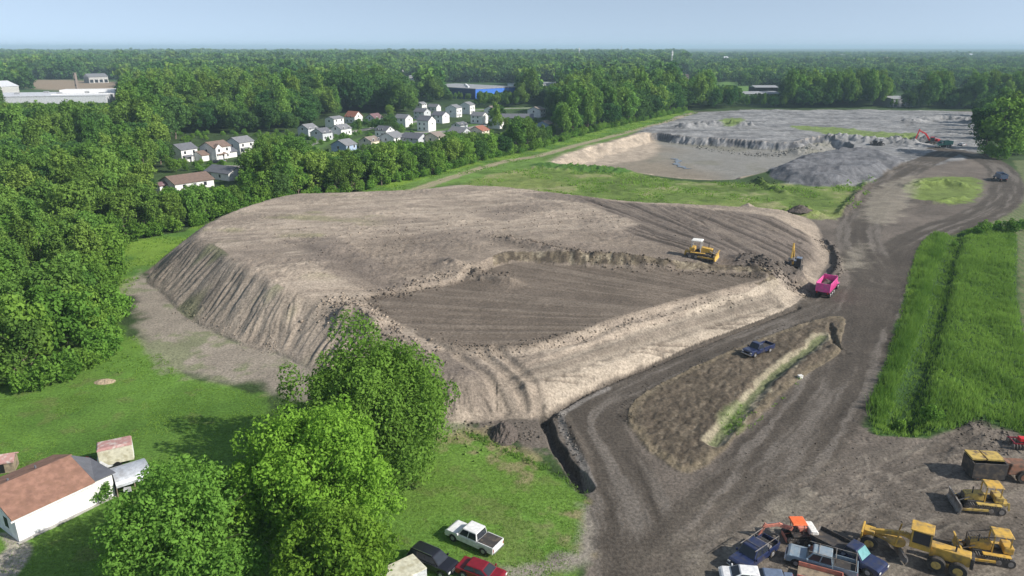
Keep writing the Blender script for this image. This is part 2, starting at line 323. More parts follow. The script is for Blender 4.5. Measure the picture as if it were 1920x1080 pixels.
    # basin
    dB, sB = pdist(BASIN, X, Y, margin=15)
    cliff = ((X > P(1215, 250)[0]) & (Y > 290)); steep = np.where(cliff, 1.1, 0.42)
    ril = np.abs(vn(sB / 4.6 + n1, dB / 9, 7)) + 0.6 * np.abs(vn(sB / 1.3 + n2, dB / 6, 8)) + 0.5 * n1
    bas = -np.minimum(3.9, steep * np.maximum(dB + (4.0 * n1 + 1.2 * n2 + 1.5 * (ril - 0.3)) * (dB > 0.2), 0))
    inb = dB > 0
    Hh = np.where(inb, np.where(bas < -3.8, -3.9 + 0.12 * n1, bas + Hh), Hh)
    floor = inb & (bas < -3.7)
    paint(sst(-1, 1, dB) * (~floor), (0.40, 0.335, 0.265), 0.3, n2)
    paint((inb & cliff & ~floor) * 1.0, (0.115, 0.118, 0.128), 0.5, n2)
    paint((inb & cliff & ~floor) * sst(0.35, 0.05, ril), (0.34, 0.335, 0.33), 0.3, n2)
    paint(floor * 1.0, (0.245, 0.212, 0.165), 0.3, n3 + 0.4 * n1); paint(floor * sst(-5, 25, X - P(1250, 300)[0] + 30 * n3) * 0.75, (0.235, 0.238, 0.228), 0.15, n1); paint(floor * sst(0.0, 0.3, n3 + n1 * 0.4) * 0.5, (0.155, 0.150, 0.110), 0.1)  # grey towards the right paints the wet sheen into the mud colour
    reg[inb] = 4; reg[floor] = 5
    dT, _ = pdist(PP([(1030,300),(1090,278),(1170,258),(1215,248),(1236,262),(1215,282),(1150,292),(1080,306)]), X, Y); paint(sst(-3, 3, dT + 3 * n1), (0.40, 0.335, 0.265), 0.35, n2 + 0.5 * n1)
    dO, sO = pdist(SPOIL, X, Y); ho = np.minimum(3.2 + 1.4 * st + 0.8 * n1, 0.45 * np.maximum(dO + 3.5 * n1, 0)); Hh = np.where(dO > 0, np.maximum(Hh, -1) * 0.3 + ho, Hh)
    paint(sst(0, 1, dO), (0.125, 0.127, 0.135), 0.5, n2 + ril); Hh = Hh + 0.35 * (dO > 1) * n2; fr = sst(0.0, 0.4, st); paint(sst(0, 1, dO) * fr * 0.5, (0.10, 0.10, 0.11))
    reg[dO > 0] = 4
    # track and pale clods by the verge
    dt, s_ = pdist(TRACKS, X, Y, closed=False); rut = np.abs(np.abs(dt) - 1.0)
    paint(sst(3.2, 1.6, dt + 1.5 * n2) * 0.8, (0.34, 0.285, 0.205), 0.25, n2); Hh -= 0.12 * sst(0.6, 0.1, rut) * (dt < 3)
    dp, _ = pdist(PP([(700,392),(780,368),(860,352),(890,358),(820,372),(730,395)]), X, Y); paint(sst(0, 2, dp) * sst(0.05, 0.2, n2), (0.40, 0.35, 0.28), 0.2)
    Hh += sst(0, 2, dp) * 0.5 * np.clip(n2, 0, 1)
    # ---- the earth mound
    dm, sm_ = pdist(TOE, X, Y, margin=10); T = TOPF(X, Y)
    left = sst(-28, -40, X)
    back = sst(0, 1, (Y - 150) / 40) * sst(-85, -35, X)
    slope = 0.62 + 0.12 * left - 0.25 * back
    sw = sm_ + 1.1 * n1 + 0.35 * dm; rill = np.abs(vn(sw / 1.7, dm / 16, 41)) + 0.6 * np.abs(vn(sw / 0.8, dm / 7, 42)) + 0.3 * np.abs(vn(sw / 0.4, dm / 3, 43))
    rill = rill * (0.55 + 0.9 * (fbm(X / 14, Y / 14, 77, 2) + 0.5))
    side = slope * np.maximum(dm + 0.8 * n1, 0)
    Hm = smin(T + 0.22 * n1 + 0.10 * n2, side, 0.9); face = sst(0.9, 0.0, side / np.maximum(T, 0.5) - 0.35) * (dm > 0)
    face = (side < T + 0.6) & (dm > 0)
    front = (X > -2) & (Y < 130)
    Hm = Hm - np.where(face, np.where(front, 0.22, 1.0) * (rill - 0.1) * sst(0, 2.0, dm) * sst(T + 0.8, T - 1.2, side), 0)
    cl = fbm(X / 1.6, Y / 1.6, 141, 4); Hm = Hm + np.where(face, 0.10, 0.16) * (1 - 2.4 * np.abs(cl)) * sst(-0.15, 0.25, fbm(X / 11, Y / 11, 143, 3)) * (dm > 0.5)
    light = (0.345, 0.288, 0.230); 
    paint(sst(-0.3, 0.6, dm + 0.4 * n2), light, 0.30, n1 + 0.5 * n2)
    paint((dm > 0) * sst(-0.1, 0.35, fbm(X / 22, Y / 8, 91, 4)) * 0.7, (0.225, 0.188, 0.152), 0.25, n2); paint((dm > 0) * (~face) * sst(0.1, 0.35, cl) * 0.35, (0.17, 0.14, 0.115))
    st1 = fbm((X + 0.4 * Y) / 18, (Y - 0.4 * X) / 2.2, 131, 4); paint((dm > 0) * (~face) * sst(0.05, 0.45, st1) * 0.5, (0.430, 0.365, 0.295)); paint((dm > 0) * (~face) * sst(-0.05, -0.4, st1) * 0.5, (0.245, 0.205, 0.170)); Hm += (~face) * 0.10 * st1
    paint((dm > 0) * (~face) * sst(0.15, 0.45, fbm(X / 16, Y / 7, 95, 4)) * 0.5 * left, (0.20, 0.205, 0.095), 0.2)
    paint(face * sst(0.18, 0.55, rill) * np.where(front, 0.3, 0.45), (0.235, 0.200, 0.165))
    gs = sst(0.1, 0.4, fbm(sm_ / 5, dm / 12, 55, 3)) * face * left; paint(gs * 0.55, (0.115, 0.150, 0.058), 0.3)
    # dark worked areas on top
    def dark(q, k=1.0, col=(0.158, 0.132, 0.112), soft=2.0, z=5.0):
        d, _ = pdist(PP(q, z), X, Y); m = sst(-soft, soft, d + 2.5 * n1) * (dm > 0) * k; paint(m, col, 0.3, n1 + 0.6 * n2); return m
    fan = dark([(1080,376),(1200,386),(1330,392),(1440,400),(1510,420),(1530,450),(1500,480),(1490,510),(1400,505),(1280,485),(1180,440),(1200,425),(1120,395)])
    dark([(530,458,7),(600,468,7),(680,500,6.5),(730,540,6),(690,545,6),(600,500,7)], 0.7)
    dark([(700,510,6.5),(760,470,6.5),(800,462,6.5),(900,490,6),(850,500,6),(740,520,6)], 0.45)
    dark([(930,455,6),(1050,462,6),(1250,475,5.5),(1290,490,5),(1250,500,5),(1050,490,5),(950,478,5)], 0.6)
    dark([(900,400,6.3),(1000,378,6),(1060,385,6),(1000,398,6),(950,415,6)], 0.5)
    dark([(640,470,7),(760,440,6.8),(930,438,6.5),(1100,432,6.2),(1260,450,5.8),(1290,490,5.2),(1050,500,5.5),(850,520,5.6),(700,552,5.5),(640,520,6.5)], 0.5, (0.185, 0.152, 0.122), 4.0)
    dark([(980,372),(1040,368),(1150,380),(1200,392),(1160,396),(1060,384)], 0.75, soft=1.0)
    dark([(560,452,7),(640,462,7),(760,520,6.5),(720,535,6.5),(640,500,7),(580,475,7)], 0.6, soft=0.8); dark([(760,450,7),(860,430,6.5),(930,440,6.3),(880,462,6.3),(800,470,6.8)], 0.4, soft=1.5)
    dark([(1100,410,6),(1180,430,5.8),(1220,455,5.6),(1150,452,5.8),(1080,430,6)], 0.35, soft=1.0)
    dark([(640,590,5.5),(700,600,5.2),(800,660,4.5),(860,690,3.5),(900,720,2),(850,720,2),(760,690,3),(670,640,4)], 0.6, soft=1.5)
    dark([(830,665,4),(900,690,3.5),(945,765,1),(900,780,0),(840,760,1),(800,700,3)], 0.55, soft=1.2)
    dF, _ = pdist(FIELD, X, Y, margin=14); FP = FPL(X, Y)
    out = np.maximum(-dF + 0.5 * n2, 0)
    on = (dm > 0) & (dF > -13)
    tex = fbm(X / 1.1, Y / 1.1, 71, 3)
    Hm = np.where(on, np.minimum(Hm, FP + 0.85 * out + 0.25 * tex * (out > 0)), Hm)
    Hm = np.where(on, np.maximum(Hm, np.where(side > 1.2, FP - 0.65 * out, -9)), Hm)
    # furrows fan out from where the machines stand
    cx, cy = P(1425, 508, 4); th = np.arctan2(Y - cy, X - cx); rr = np.hypot(X - cx, Y - cy)
    c2x, c2y = P(1700, 640, 2); t2 = np.arctan2(Y - c2y, X - c2x); fa = vn(t2 * 60 + 0.8 * n1, rr / 30, 81) + 0.6 * vn(t2 * 130, rr / 20, 82)
    bx_ = X + 0.35 * Y - 2.2 * np.sin((Y - cy) / 16); fb = vn(bx_ / 1.9, Y / 30, 83) + 0.6 * vn(bx_ / 0.9, Y / 22, 84)
    e0, e1 = P(1290, 395, 5), P(1410, 500, 4.4); sgn = (e1[0] - e0[0]) * (Y - e0[1]) - (e1[1] - e0[1]) * (X - e0[0])
    wb = sst(-6, 6, sgn) if sgn[(np.abs(X - P(1450, 440, 4.5)[0]) < 2) & (np.abs(Y - P(1450, 440, 4.5)[1]) < 2)].mean() > 0 else sst(6, -6, sgn)
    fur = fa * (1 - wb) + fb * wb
    mfld = sst(-1.0, 0.8, dF + 0.4 * n2) * (dm > 0)
    paint(mfld, (0.152, 0.125, 0.100), 0.25, n1 + 0.5 * n2)
    both = np.clip(mfld + fan, 0, 1)
    fw = sst(4, 14, rr)
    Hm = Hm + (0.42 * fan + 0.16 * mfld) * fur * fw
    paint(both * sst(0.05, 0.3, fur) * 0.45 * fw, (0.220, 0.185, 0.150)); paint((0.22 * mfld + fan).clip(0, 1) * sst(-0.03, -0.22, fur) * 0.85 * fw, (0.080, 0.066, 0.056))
    qx, qy, _ = proj(X, Y, 5.0); ctf = on & (out > 0.3) & (out < 2.6) & (dF < 0) & (qx > 925) & (qy < 522); paint(ctf * (out < 2.2), (0.170, 0.140, 0.100)); paint(ctf * sst(-0.05, 0.2, tex) * 0.8, (0.075, 0.062, 0.050)); paint(ctf * sst(-0.15, -0.4, tex) * 0.6, (0.38, 0.33, 0.24))  # moist cut face; its shadowed look is painted into the dark brown
    db, sb = pdist(PP([(960,705,3.4),(1040,680,3.5),(1150,640,3.6),(1260,602,3.6),(1380,565,3.4),(1450,545,3.3)]), X, Y, closed=False)
    bank = (dm > 0) * (side < T - 0.1) * sst(2, 7, X) * sst(P(1505, 560)[0], P(1470, 570)[0] - 2, X); paint(bank * 0.6, (0.430, 0.370, 0.295), 0.2, n2)
    paint(sst(1.9, 1.2, db + 0.7 * n2) * (dm > 0) * 0.85, (0.190, 0.160, 0.130), 0.3, n1 + n2); paint(sst(0.5, 0.2, np.abs(db - 0.9)) * (dm > 0) * 0.5, (0.30, 0.26, 0.21)); Hm -= 0.35 * sst(2.4, 1.4, db) * (dm > 0); Hm -= 0.12 * sst(0.5, 0.1, np.abs(db - 0.9)) * (dm > 0)
    for k, q in enumerate(([(905,655,4.6),(960,705,3.4),(985,760,1)], [(860,660,4.6),(915,705,3.4),(945,765,1)], [(930,650,4.6),(1000,720,2.5),(1010,775,.5)])):
        d, _ = pdist(PP(q), X, Y, closed=False); Hm -= 0.45 * sst(1.3, 0.2, d) * (dm > 0); paint(sst(1.2, 0.5, d) * (dm > 0) * 0.6, (0.27, 0.225, 0.18))
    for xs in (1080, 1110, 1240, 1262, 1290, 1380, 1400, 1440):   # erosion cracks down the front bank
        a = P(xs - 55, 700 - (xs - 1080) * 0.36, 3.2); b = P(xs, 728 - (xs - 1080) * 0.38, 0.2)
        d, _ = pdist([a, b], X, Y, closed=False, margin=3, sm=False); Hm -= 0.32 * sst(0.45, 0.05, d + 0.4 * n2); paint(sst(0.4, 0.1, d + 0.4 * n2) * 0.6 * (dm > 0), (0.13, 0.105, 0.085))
    bump = (dm > 0.3)
    Hm += 0.12 * np.clip(nf, 0, 1) * (tex > 0.1)
    Hh = np.where(dm > 0, np.maximum(Hm, Hh), Hh); reg[dm > 0.3] = 3
    # ---- island between the roads
    dI, _ = pdist(ISLE, X, Y); mi = sst(-0.2, 0.6, dI + 0.6 * n2)
    ra = fbm((X * 0.83 - Y * 0.55) / 0.7, (X * 0.55 + Y * 0.83) / 2.2, 101, 3)
    paint(mi, (0.110, 0.089, 0.066), 0.3, n1 + n2); paint(mi * sst(-0.1, 0.2, ra) * 0.7, (0.082, 0.067, 0.051)); paint(mi * sst(-0.15, -0.4, ra) * 0.6, (0.190, 0.160, 0.120)); paint(mi * sst(2.2, 0.5, dI + n2) * 0.55, (0.235, 0.195, 0.130), 0.2, n2); ic = fbm(X / 0.8, Y / 0.8, 151, 3); Hh += mi * (0.18 + 0.14 * ra + 0.22 * ic); paint(mi * sst(-0.1, 0.3, ic) * 0.2, (0.185, 0.156, 0.112))
    dW, _ = pdist(SWALE, X, Y, closed=False); Hh -= mi * 0.6 * sst(1.8, 0.2, dW); paint(mi * sst(1.2, 0.6, np.abs(dW - 0.5) + n2), (0.300, 0.265, 0.190), 0.25, n2)
    paint(mi * sst(0.9, 0.4, dW + 0.5 * n2) * 0.7, (0.09, 0.125, 0.045))
    dg, _ = pdist(PP([(1350,775),(1385,752),(1400,765),(1375,790),(1440,800),(1400,815),(1350,800)]), X, Y); paint(sst(-0.6, 0.8, dg + n2) * 0.45 * mi, (0.100, 0.170, 0.040))
    dX, _ = pdist(WALLD, X, Y, closed=False); dX = dX + 0.5 * n2; Hh -= 0.55 * sst(0.8, 0.2, dX)
    # ---- roads
    for (line, _w), hw in zip(ROADS, HALF):
        d, s = pdist(line, X, Y, closed=False); m = sst(hw + 0.8, hw - 0.5, d + 0.6 * n2) * (dm < 0.4) * (dI < 0.5)
        d = d + 0.5 * n2; tr = fbm(d / 1.3, s / 16, 111 + int(hw * 10), 4)
        Hh = Hh * (1 - 0.6 * m) + 0.02 * m; Hh += m * 0.05 * tr
        paint(m, (0.090, 0.077, 0.064), 0.35, tr + 0.4 * n1); paint(m * sst(0.05, 0.45, tr) * 0.6, (0.185, 0.165, 0.145)); reg[m > 0.5] = 6
    gv = fbm(X / 0.9, Y / 0.9, 161, 3); on_ = (reg == 6) | (reg == 0); Hh += on_ * 0.05 * gv * (Y < 160)
    yard, _ = pdist(PP([(1400,960),(1700,830),(2500,850),(2500,1160),(1200,1160)]), X, Y, sm=False); my = sst(-6, 6, yard + 5 * n1)
    paint(my * 0.75, (0.158, 0.136, 0.113), 0.5, n1 + n2); w1 = fbm((X * 0.9 + Y * 0.4) / 9, (Y * 0.9 - X * 0.4) / 0.8, 121, 4); w2 = fbm((X + Y * 0.9) / 8, (Y - X * 0.9) / 0.9, 125, 4)
    Hh += my * 0.10 * w1 + my * 0.10 * w2 * sst(-0.1, 0.2, n3); paint(my * sst(0.08, 0.4, w1) * 0.5, (0.26, 0.23, 0.185)); paint(my * sst(0.1, 0.4, w2) * 0.4, (0.085, 0.072, 0.06))
    for ln in ([(1560,1000),(1610,930),(1640,890),(1632,850),(1600,815)], [(1590,1005),(1640,950),(1655,900),(1650,860),(1640,820)], [(1450,960),(1560,900),(1680,870),(1790,850),(1850,820),(1868,790)], [(1440,930),(1560,915),(1700,905),(1800,870),(1860,840)], [(1500,1000),(1650,940),(1780,925),(1900,975),(2000,990)], [(1640,960),(1740,985),(1900,1000)], [(1700,900),(1690,930),(1720,960),(1800,980)]):
        d, s = pdist(PP(ln), X, Y, closed=False); e = np.abs(np.abs(d + 0.25 * n1) - 1.0); br = 0.5 + 0.5 * np.sign(np.sin(s * 2 * math.pi / 0.75)); g_ = sst(0.36, 0.12, e) * (0.35 + 0.65 * sst(-0.3, 0.2, n1 + n3))
        g_ = g_ * sst(-0.25, 0.25, n1 * 1.5 + 0.8 * n2); Hh -= g_ * (0.03 + 0.05 * br); paint(g_ * 0.35, (0.095, 0.080, 0.068)); paint(sst(0.25, 0.1, np.abs(e - 0.45)) * 0.2 * sst(0, .3, n2), (0.27, 0.24, 0.20))
    dd, _ = pdist(PP([(1780,800),(1830,775),(1862,790),(1868,830),(1820,860),(1760,862),(1730,845)]), X, Y); mq = sst(-1, 2, dd); Hh += mq * (0.30 * np.clip(n2 + 0.3, 0, 1) + 0.15 * nf); paint(mq * 0.8, (0.105, 0.090, 0.075), 0.5, n2)
    for q in ([(1470,990),(1500,960),(1540,945),(1500,930),(1440,950)], [(1580,500),(1600,470),(1625,460),(1615,500)], [(1300,1080),(1360,1020),(1400,1040),(1370,1080)], [(1640,420),(1690,405),(1720,330),(1650,350),(1620,395)]):
        d, _ = pdist(PP(q), X, Y); paint(sst(-2, 2, d + 3 * n2) * 0.55, (0.30, 0.27, 0.215), 0.3, n2)
    # ---- ditches, windrows
    d, _ = pdist(DITCH, X, Y, closed=False); d = d + 0.45 * n2 + 0.25 * n1; Hh -= 1.2 * sst(0.95, 0.45, d); paint(sst(1.2, 0.6, d), (0.085, 0.075, 0.065))  # ditch soil painted dark, adding the shade of its wall to the colour
    d, _ = pdist(DITCH2, X, Y, closed=False); Hh -= 0.55 * sst(0.7, 0.2, d + 0.3 * n2); paint(sst(0.6, 0.2, d + 0.4 * n2) * 0.8, (0.10, 0.085, 0.072)); 
    d, _ = pdist(PP([(1108,912),(1090,868),(1062,820),(1052,782),(1075,762),(1140,728)]), X, Y, closed=False); paint(sst(0.7, 0.2, d + 0.3 * n2) * 0.7, (0.27, 0.25, 0.23))
    for line, a, w in BUMPS:
        d, _ = pdist(line, X, Y, closed=False, margin=w * 3 + 2); Hh += a * np.exp(-(d / w) ** 2) * (1 + 0.9 * n2) * (d < w * 3)
    d, _ = pdist(BUMPS[0][0], X, Y, closed=False); paint(sst(1.2, 0.4, d), (0.10, 0.086, 0.075))
    d, _ = pdist(BUMPS[7][0], X, Y, closed=False); paint(sst(3, 1, d + n2) * 0.8, (0.10, 0.086, 0.075))
    d, _ = pdist(BUMPS[3][0], X, Y, closed=False); paint(sst(7, 4, d + n2), (0.07, 0.15, 0.03))
    # ---- tall grass strip
    dL, _ = pdist(TALL, X, Y); mt = sst(-0.4, 0.4, dL + 0.8 * n2); paint(mt, (0.045, 0.095, 0.022), 0.4, n2); reg[mt > 0.5] = 7
    d, _ = pdist(REED, X, Y, closed=False); Hh -= 1.1 * sst(3.0, 0.6, d) * mt; paint(sst(3.0, 1.2, d) * mt, (0.035, 0.075, 0.020))  # furrow base darkened: shadow beside the tall strip put into its colour
    # streets of the housing estate
    for q, w in ((PP([(420,312),(470,312),(520,300),(600,262),(700,240),(800,225)]), 5), (PP([(880,207),(960,203),(1060,203),(1120,206)]), 5), (PP([(700,262),(760,250),(850,245),(930,230)]), 5)):
        d, _ = pdist(q, X, Y, closed=False); paint(sst(w + 9, w + 3, d + 2 * n1) * 0.8, (0.10, 0.19, 0.04)); paint(sst(w * .6 + 1, w * .6, d), (0.30, 0.29, 0.275))
    d, _ = pdist(PP([(62,150),(205,153),(232,162),(225,172),(60,166)]), X, Y); paint(sst(-5, 5, d), (0.30, 0.235, 0.17), 0.3, n3)
    d, _ = pdist(PP([(-80,146),(30,147),(32,155),(-80,157)]), X, Y); paint(sst(-5, 5, d), (0.36, 0.23, 0.15), 0.2, n3)
    d, _ = pdist(FARLAWN, X, Y); paint(sst(-5, 5, d), (0.12, 0.22, 0.05), 0.2, n3)
    d, _ = pdist(PP([(0,1040),(0,1000),(40,1012),(60,1030),(30,1080),(-60,1160),(-200,1080)]), X, Y); paint(sst(-0.3, 0.3, d), (0.42, 0.38, 0.32), 0.2, n2)
    return Hh, np.clip(C, 0.004, 0.8), reg

Q = 1.0
NU, NV = int(1500 * Q), int(1180 * Q)
U = np.linspace(-1.12, 1.12, NU); Yv = np.exp(np.linspace(math.log(34), math.log(640), NV))
GY = np.repeat(Yv[:, None], NU, 1); GX = U[None] * GY
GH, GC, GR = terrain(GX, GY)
GH[-3:, :] *= 0
names = {0: 'bare_ground', 1: 'lawn', 2: 'meadow', 3: 'earth_mound', 4: 'gravel_yard', 5: 'pond_bed', 6: 'dirt_road', 7: 'grass_field'}
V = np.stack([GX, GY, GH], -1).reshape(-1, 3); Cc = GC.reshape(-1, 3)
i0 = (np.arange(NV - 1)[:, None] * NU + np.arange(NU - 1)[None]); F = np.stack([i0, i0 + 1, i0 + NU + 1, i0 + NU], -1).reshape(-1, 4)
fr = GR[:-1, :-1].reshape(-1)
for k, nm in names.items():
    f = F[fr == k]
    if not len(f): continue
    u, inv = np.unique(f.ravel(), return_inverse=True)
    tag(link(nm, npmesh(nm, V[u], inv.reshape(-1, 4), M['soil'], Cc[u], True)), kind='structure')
# land beyond and around the detailed sheet
def sheet(name, xs, ys, z, col, a=0.4):
    X, Y = np.meshgrid(xs, ys); n = fbm(X / 160, Y / 160, 5, 3)[..., None]; n_ = fbm(X / 30, Y / 30, 9, 3)[..., None]
    c = np.array(col) * (1 + a * n + a * n_); f0 = (np.arange(len(ys) - 1)[:, None] * len(xs) + np.arange(len(xs) - 1)[None])
    f = np.stack([f0, f0 + 1, f0 + len(xs) + 1, f0 + len(xs)], -1).reshape(-1, 4)
    return tag(link(name, npmesh(name, np.stack([X, Y, np.full(X.shape, z)], -1).reshape(-1, 3), f, M['soil'], np.clip(c, .01, 1).reshape(-1, 3), True)), kind='structure')
sheet('ground', np.linspace(-26000, 26000, 260), np.concatenate([np.linspace(-400, 2000, 60), np.linspace(2200, 32000, 90)]), -6.5, (0.05, 0.10, 0.03))
Uf = np.linspace(-1.12, 1.12, 300); Yf = np.exp(np.linspace(math.log(638), math.log(30000), 130)); FX = Uf[None] * Yf[:, None]; FY = np.repeat(Yf[:, None], 300, 1)
nz = fbm(FX / 200, FY / 200, 5, 4); cc = np.array((0.050, 0.095, 0.032)) * (1 + 0.5 * nz[..., None])
for q, c in (([(62,150),(205,153),(232,162),(225,172),(60,166)], (0.30, 0.235, 0.17)), ([(-80,146),(30,147),(32,155),(-80,157)], (0.36, 0.23, 0.15)), ([(1360,150),(1405,150),(1405,172),(1340,172)], (0.12, 0.22, 0.05))):
    d, _ = pdist(PP(q), FX, FY); m = sst(-8, 8, d)[..., None]; cc = cc * (1 - m) + np.array(c) * m
f0 = (np.arange(129)[:, None] * 300 + np.arange(299)[None]); ff = np.stack([f0, f0 + 1, f0 + 301, f0 + 300], -1).reshape(-1, 4)
tag(link('land', npmesh('land', np.stack([FX, FY, np.zeros(FX.shape)], -1).reshape(-1, 3), ff, M['soil'], np.clip(cc, .01, 1).reshape(-1, 3), True)), kind='structure')
def ground_z(x, y):
    j = np.clip((math.log(max(y, 34.01)) - math.log(34)) / (math.log(640) - math.log(34)) * (NV - 1), 0, NV - 1.01); 
    i = np.clip((x / max(y, 34.01) + 1.12) / 2.24 * (NU - 1), 0, NU - 1.01); j0, i0_ = int(j), int(i)
    return float(GH[j0:j0 + 2, i0_:i0_ + 2].mean()) if y < 630 else 0.0
# clods and stones lying about on the worked soil
def clods(n, seed):
    g = np.random.default_rng(seed); Xs, Ys, Ss = [], [], []
    def along(line, z, w, k, s0, s1):
        q = smooth(PP(line, z), False); i = g.integers(0, len(q) - 1, k); t = g.random(k)[:, None]; p = q[i] * (1 - t) + q[i + 1] * t
        Xs.append(p[:, 0] + g.normal(size=k) * w); Ys.append(p[:, 1] + g.normal(size=k) * w); Ss.append(s0 + (s1 - s0) * g.random(k) ** 2.5)
    along([(930,458),(1000,470),(1100,490),(1250,500),(1420,510)], 5.2, 1.3, 900, .08, .42); along([(700,556),(765,542),(850,520),(950,512)], 5.4, 1.4, 500, .08, .45)
    along([(600,600),(660,580),(720,620),(800,670)], 4.5, 1.8, 700, .08, .5); along([(830,645),(930,655),(1060,632),(1200,592),(1400,540)], 4.5, .8, 900, .06, .3)
    along([(1030,785),(1100,740),(1210,692),(1300,655),(1495,578)], 0, .5, 500, .05, .22); along([(1180,790),(1190,745),(1330,672),(1500,607)], 0, .7, 300, .05, .2)
    along([(1050,780),(1075,840),(1105,915)], 0, .4, 160, .06, .25); along([(860,800),(930,830),(1000,800)], 0, 2.0, 300, .05, .3); along([(1540,450),(1565,475),(1572,510)], .8, .8, 250, .1, .4)
    along([(1400,500),(1450,505),(1500,512)], 4.5, 1.6, 400, .1, .55); along([(1780,800),(1840,790),(1850,850)], 0, 2.5, 500, .06, .3); along([(1500,900),(1650,900),(1850,880)], 0, 7, 500, .04, .16)
    along([(700,390),(780,368),(880,355)], 0, 2.2, 500, .1, .4); along([(600,470),(760,440),(1000,410),(1200,410)], 6.6, 10, 900, .06, .35); along([(340,580),(430,628),(530,662)], 0, 1.0, 300, .08, .3); along([(1440,350),(1420,340)], 0, 3, 120, .2, .8)
    along([(1320,262),(1420,276),(1500,272),(1580,280)], 0, 4, 500, .2, .9)
    X, Y, S = map(np.concatenate, (Xs, Ys, Ss)); J = np.clip((np.log(Y) - math.log(34)) / (math.log(640) - math.log(34)) * (NV - 1), 0, NV - 1).astype(int); I = np.clip((X / Y + 1.12) / 2.24 * (NU - 1), 0, NU - 1).astype(int)
    c = np.array([(a, b, d) for d in (-1, 1) for a, b in ((-1, -1), (1, -1), (1, 1), (-1, 1))], float); m = len(X)
    V = c[None] * S[:, None, None] * 0.6 * g.uniform(.45, 1.15, (m, 8, 3)); a = g.uniform(0, 6.28, m); ca, sa = np.cos(a)[:, None], np.sin(a)[:, None]
    V = np.stack([V[..., 0] * ca - V[..., 1] * sa + X[:, None], V[..., 0] * sa + V[..., 1] * ca + Y[:, None], V[..., 2] * .7 + GH[J, I][:, None] + S[:, None] * .2], -1)
    f = np.array([[0, 3, 2, 1], [4, 5, 6, 7], [0, 1, 5, 4], [1, 2, 6, 5], [2, 3, 7, 6], [3, 0, 4, 7]]); F_ = (np.arange(m) * 8)[:, None, None] + f[None]
    col = np.repeat(GC[J, I] * g.uniform(.6, 1.25, (m, 1)), 8, 0)
    tag(link('clods', npmesh('clods', V.reshape(-1, 3), F_.reshape(-1, 4), M['soil'], np.clip(col, .02, .6), True)), kind='stuff')
clods(0, 5)
# puddle stream on the pond bed
wm = newmat("muddy_water"); b = wm.node_tree.nodes["Principled BSDF"]; b.inputs["Base Color"].default_value = (0.12, 0.11, 0.09, 1); b.inputs["Roughness"].default_value = 0.08
wl = smooth(PP([(1262,302,-5),(1272,306,-5),(1268,312,-5),(1278,318,-5),(1290,322,-5)]), False); wv = []; 
for i, (x, y) in enumerate(wl): w = 1.2 + 0.8 * math.sin(i * 1.7); wv += [(x - w, y, -3.72), (x + w, y, -3.72)]
wf = np.array([[2 * i, 2 * i + 1, 2 * i + 3, 2 * i + 2] for i in range(len(wl) - 1)])
tag(link('water', npmesh('water', np.array(wv), wf, wm)), kind='structure')
# ------------------------------------------------------------------ trees
def crown_mesh(name, seed, m, rx, z0, z1, nl, nleaf, ls, shape=0.0, elong=1.0, lr=0.42):
    """leaf clumps on the surfaces of many lobes filling a crown of radius rx from z0 to z1"""
    g = np.random.default_rng(seed); cz, rz = (z0 + z1) / 2, (z1 - z0) / 2
    mains = max(5, nl // 6)
    th = g.uniform(0, 2 * np.pi, nl); w = g.uniform(-0.85, 0.9, nl); rad = np.sqrt(1 - w * w) * g.uniform(0.45, 0.80, nl)
    prof = 1 - shape * np.clip(w, -1, 1) * 0.6
    L = np.stack([rx * rad * prof * np.cos(th), rx * rad * prof * np.sin(th), cz + rz * w * 0.78], 1)
    LR = rx * lr * g.uniform(0.62, 1.25, nl); LR[:2] = rx * 0.5; L[0] = (0, 0, cz); L[1] = (0, 0, cz + rz * 0.45)
    ns = 7; dd = g.normal(size=(nl, ns, 3)); dd[..., 2] += 0.35; dd /= np.linalg.norm(dd, axis=2)[..., None]      # twig clumps set round each lobe
    L2 = (L[:, None] + dd * LR[:, None, None] * np.array([1, 1, elong]) * g.uniform(.75, 1.12, (nl, ns, 1))).reshape(-1, 3); LR2 = (LR[:, None] * g.uniform(.26, .48, (nl, ns))).ravel()
    L = np.vstack([L, L2]); LR = np.concatenate([LR * 0.85, LR2]); nl = len(L)
    k = g.choice(nl, nleaf, p=LR ** 1.7 / (LR ** 1.7).sum())
    d = g.normal(size=(nleaf, 3)); d[:, 2] += 0.25; d /= np.linalg.norm(d, axis=1)[:, None]
    rr = g.uniform(0.72, 1.06, nleaf) + 0.12 * np.abs(g.normal(size=nleaf)) * (g.random(nleaf) < 0.3)
    Pn = L[k] + d * (LR[k] * rr)[:, None] * np.array([1, 1, elong])
    Pn[:, 2] = np.maximum(Pn[:, 2], z0 * 0.6 + 0.1)
    nrm = d * 0.9 + g.normal(size=(nleaf, 3)) * 0.55; nrm[:, 2] += 0.2; nrm /= np.linalg.norm(nrm, axis=1)[:, None]
    up = g.normal(size=(nleaf, 3)); a = np.cross(nrm, up); a /= np.linalg.norm(a, axis=1)[:, None]; b = np.cross(nrm, a)
    s = ls * g.uniform(0.4, 1.45, nleaf)[:, None]
    V = np.stack([Pn - a * s, Pn - b * s * 0.55, Pn + a * s, Pn + b * s * 0.6 + nrm * s * 0.25], 1).reshape(-1, 3)
    lobev = g.random(nl)[k]; lv = np.clip(0.55 * lobev + 0.45 * g.random(nleaf), 0, 1)
    return npmesh(name, V, np.arange(4 * nleaf).reshape(-1, 4), m, np.repeat(lv, 4), aname="lv")
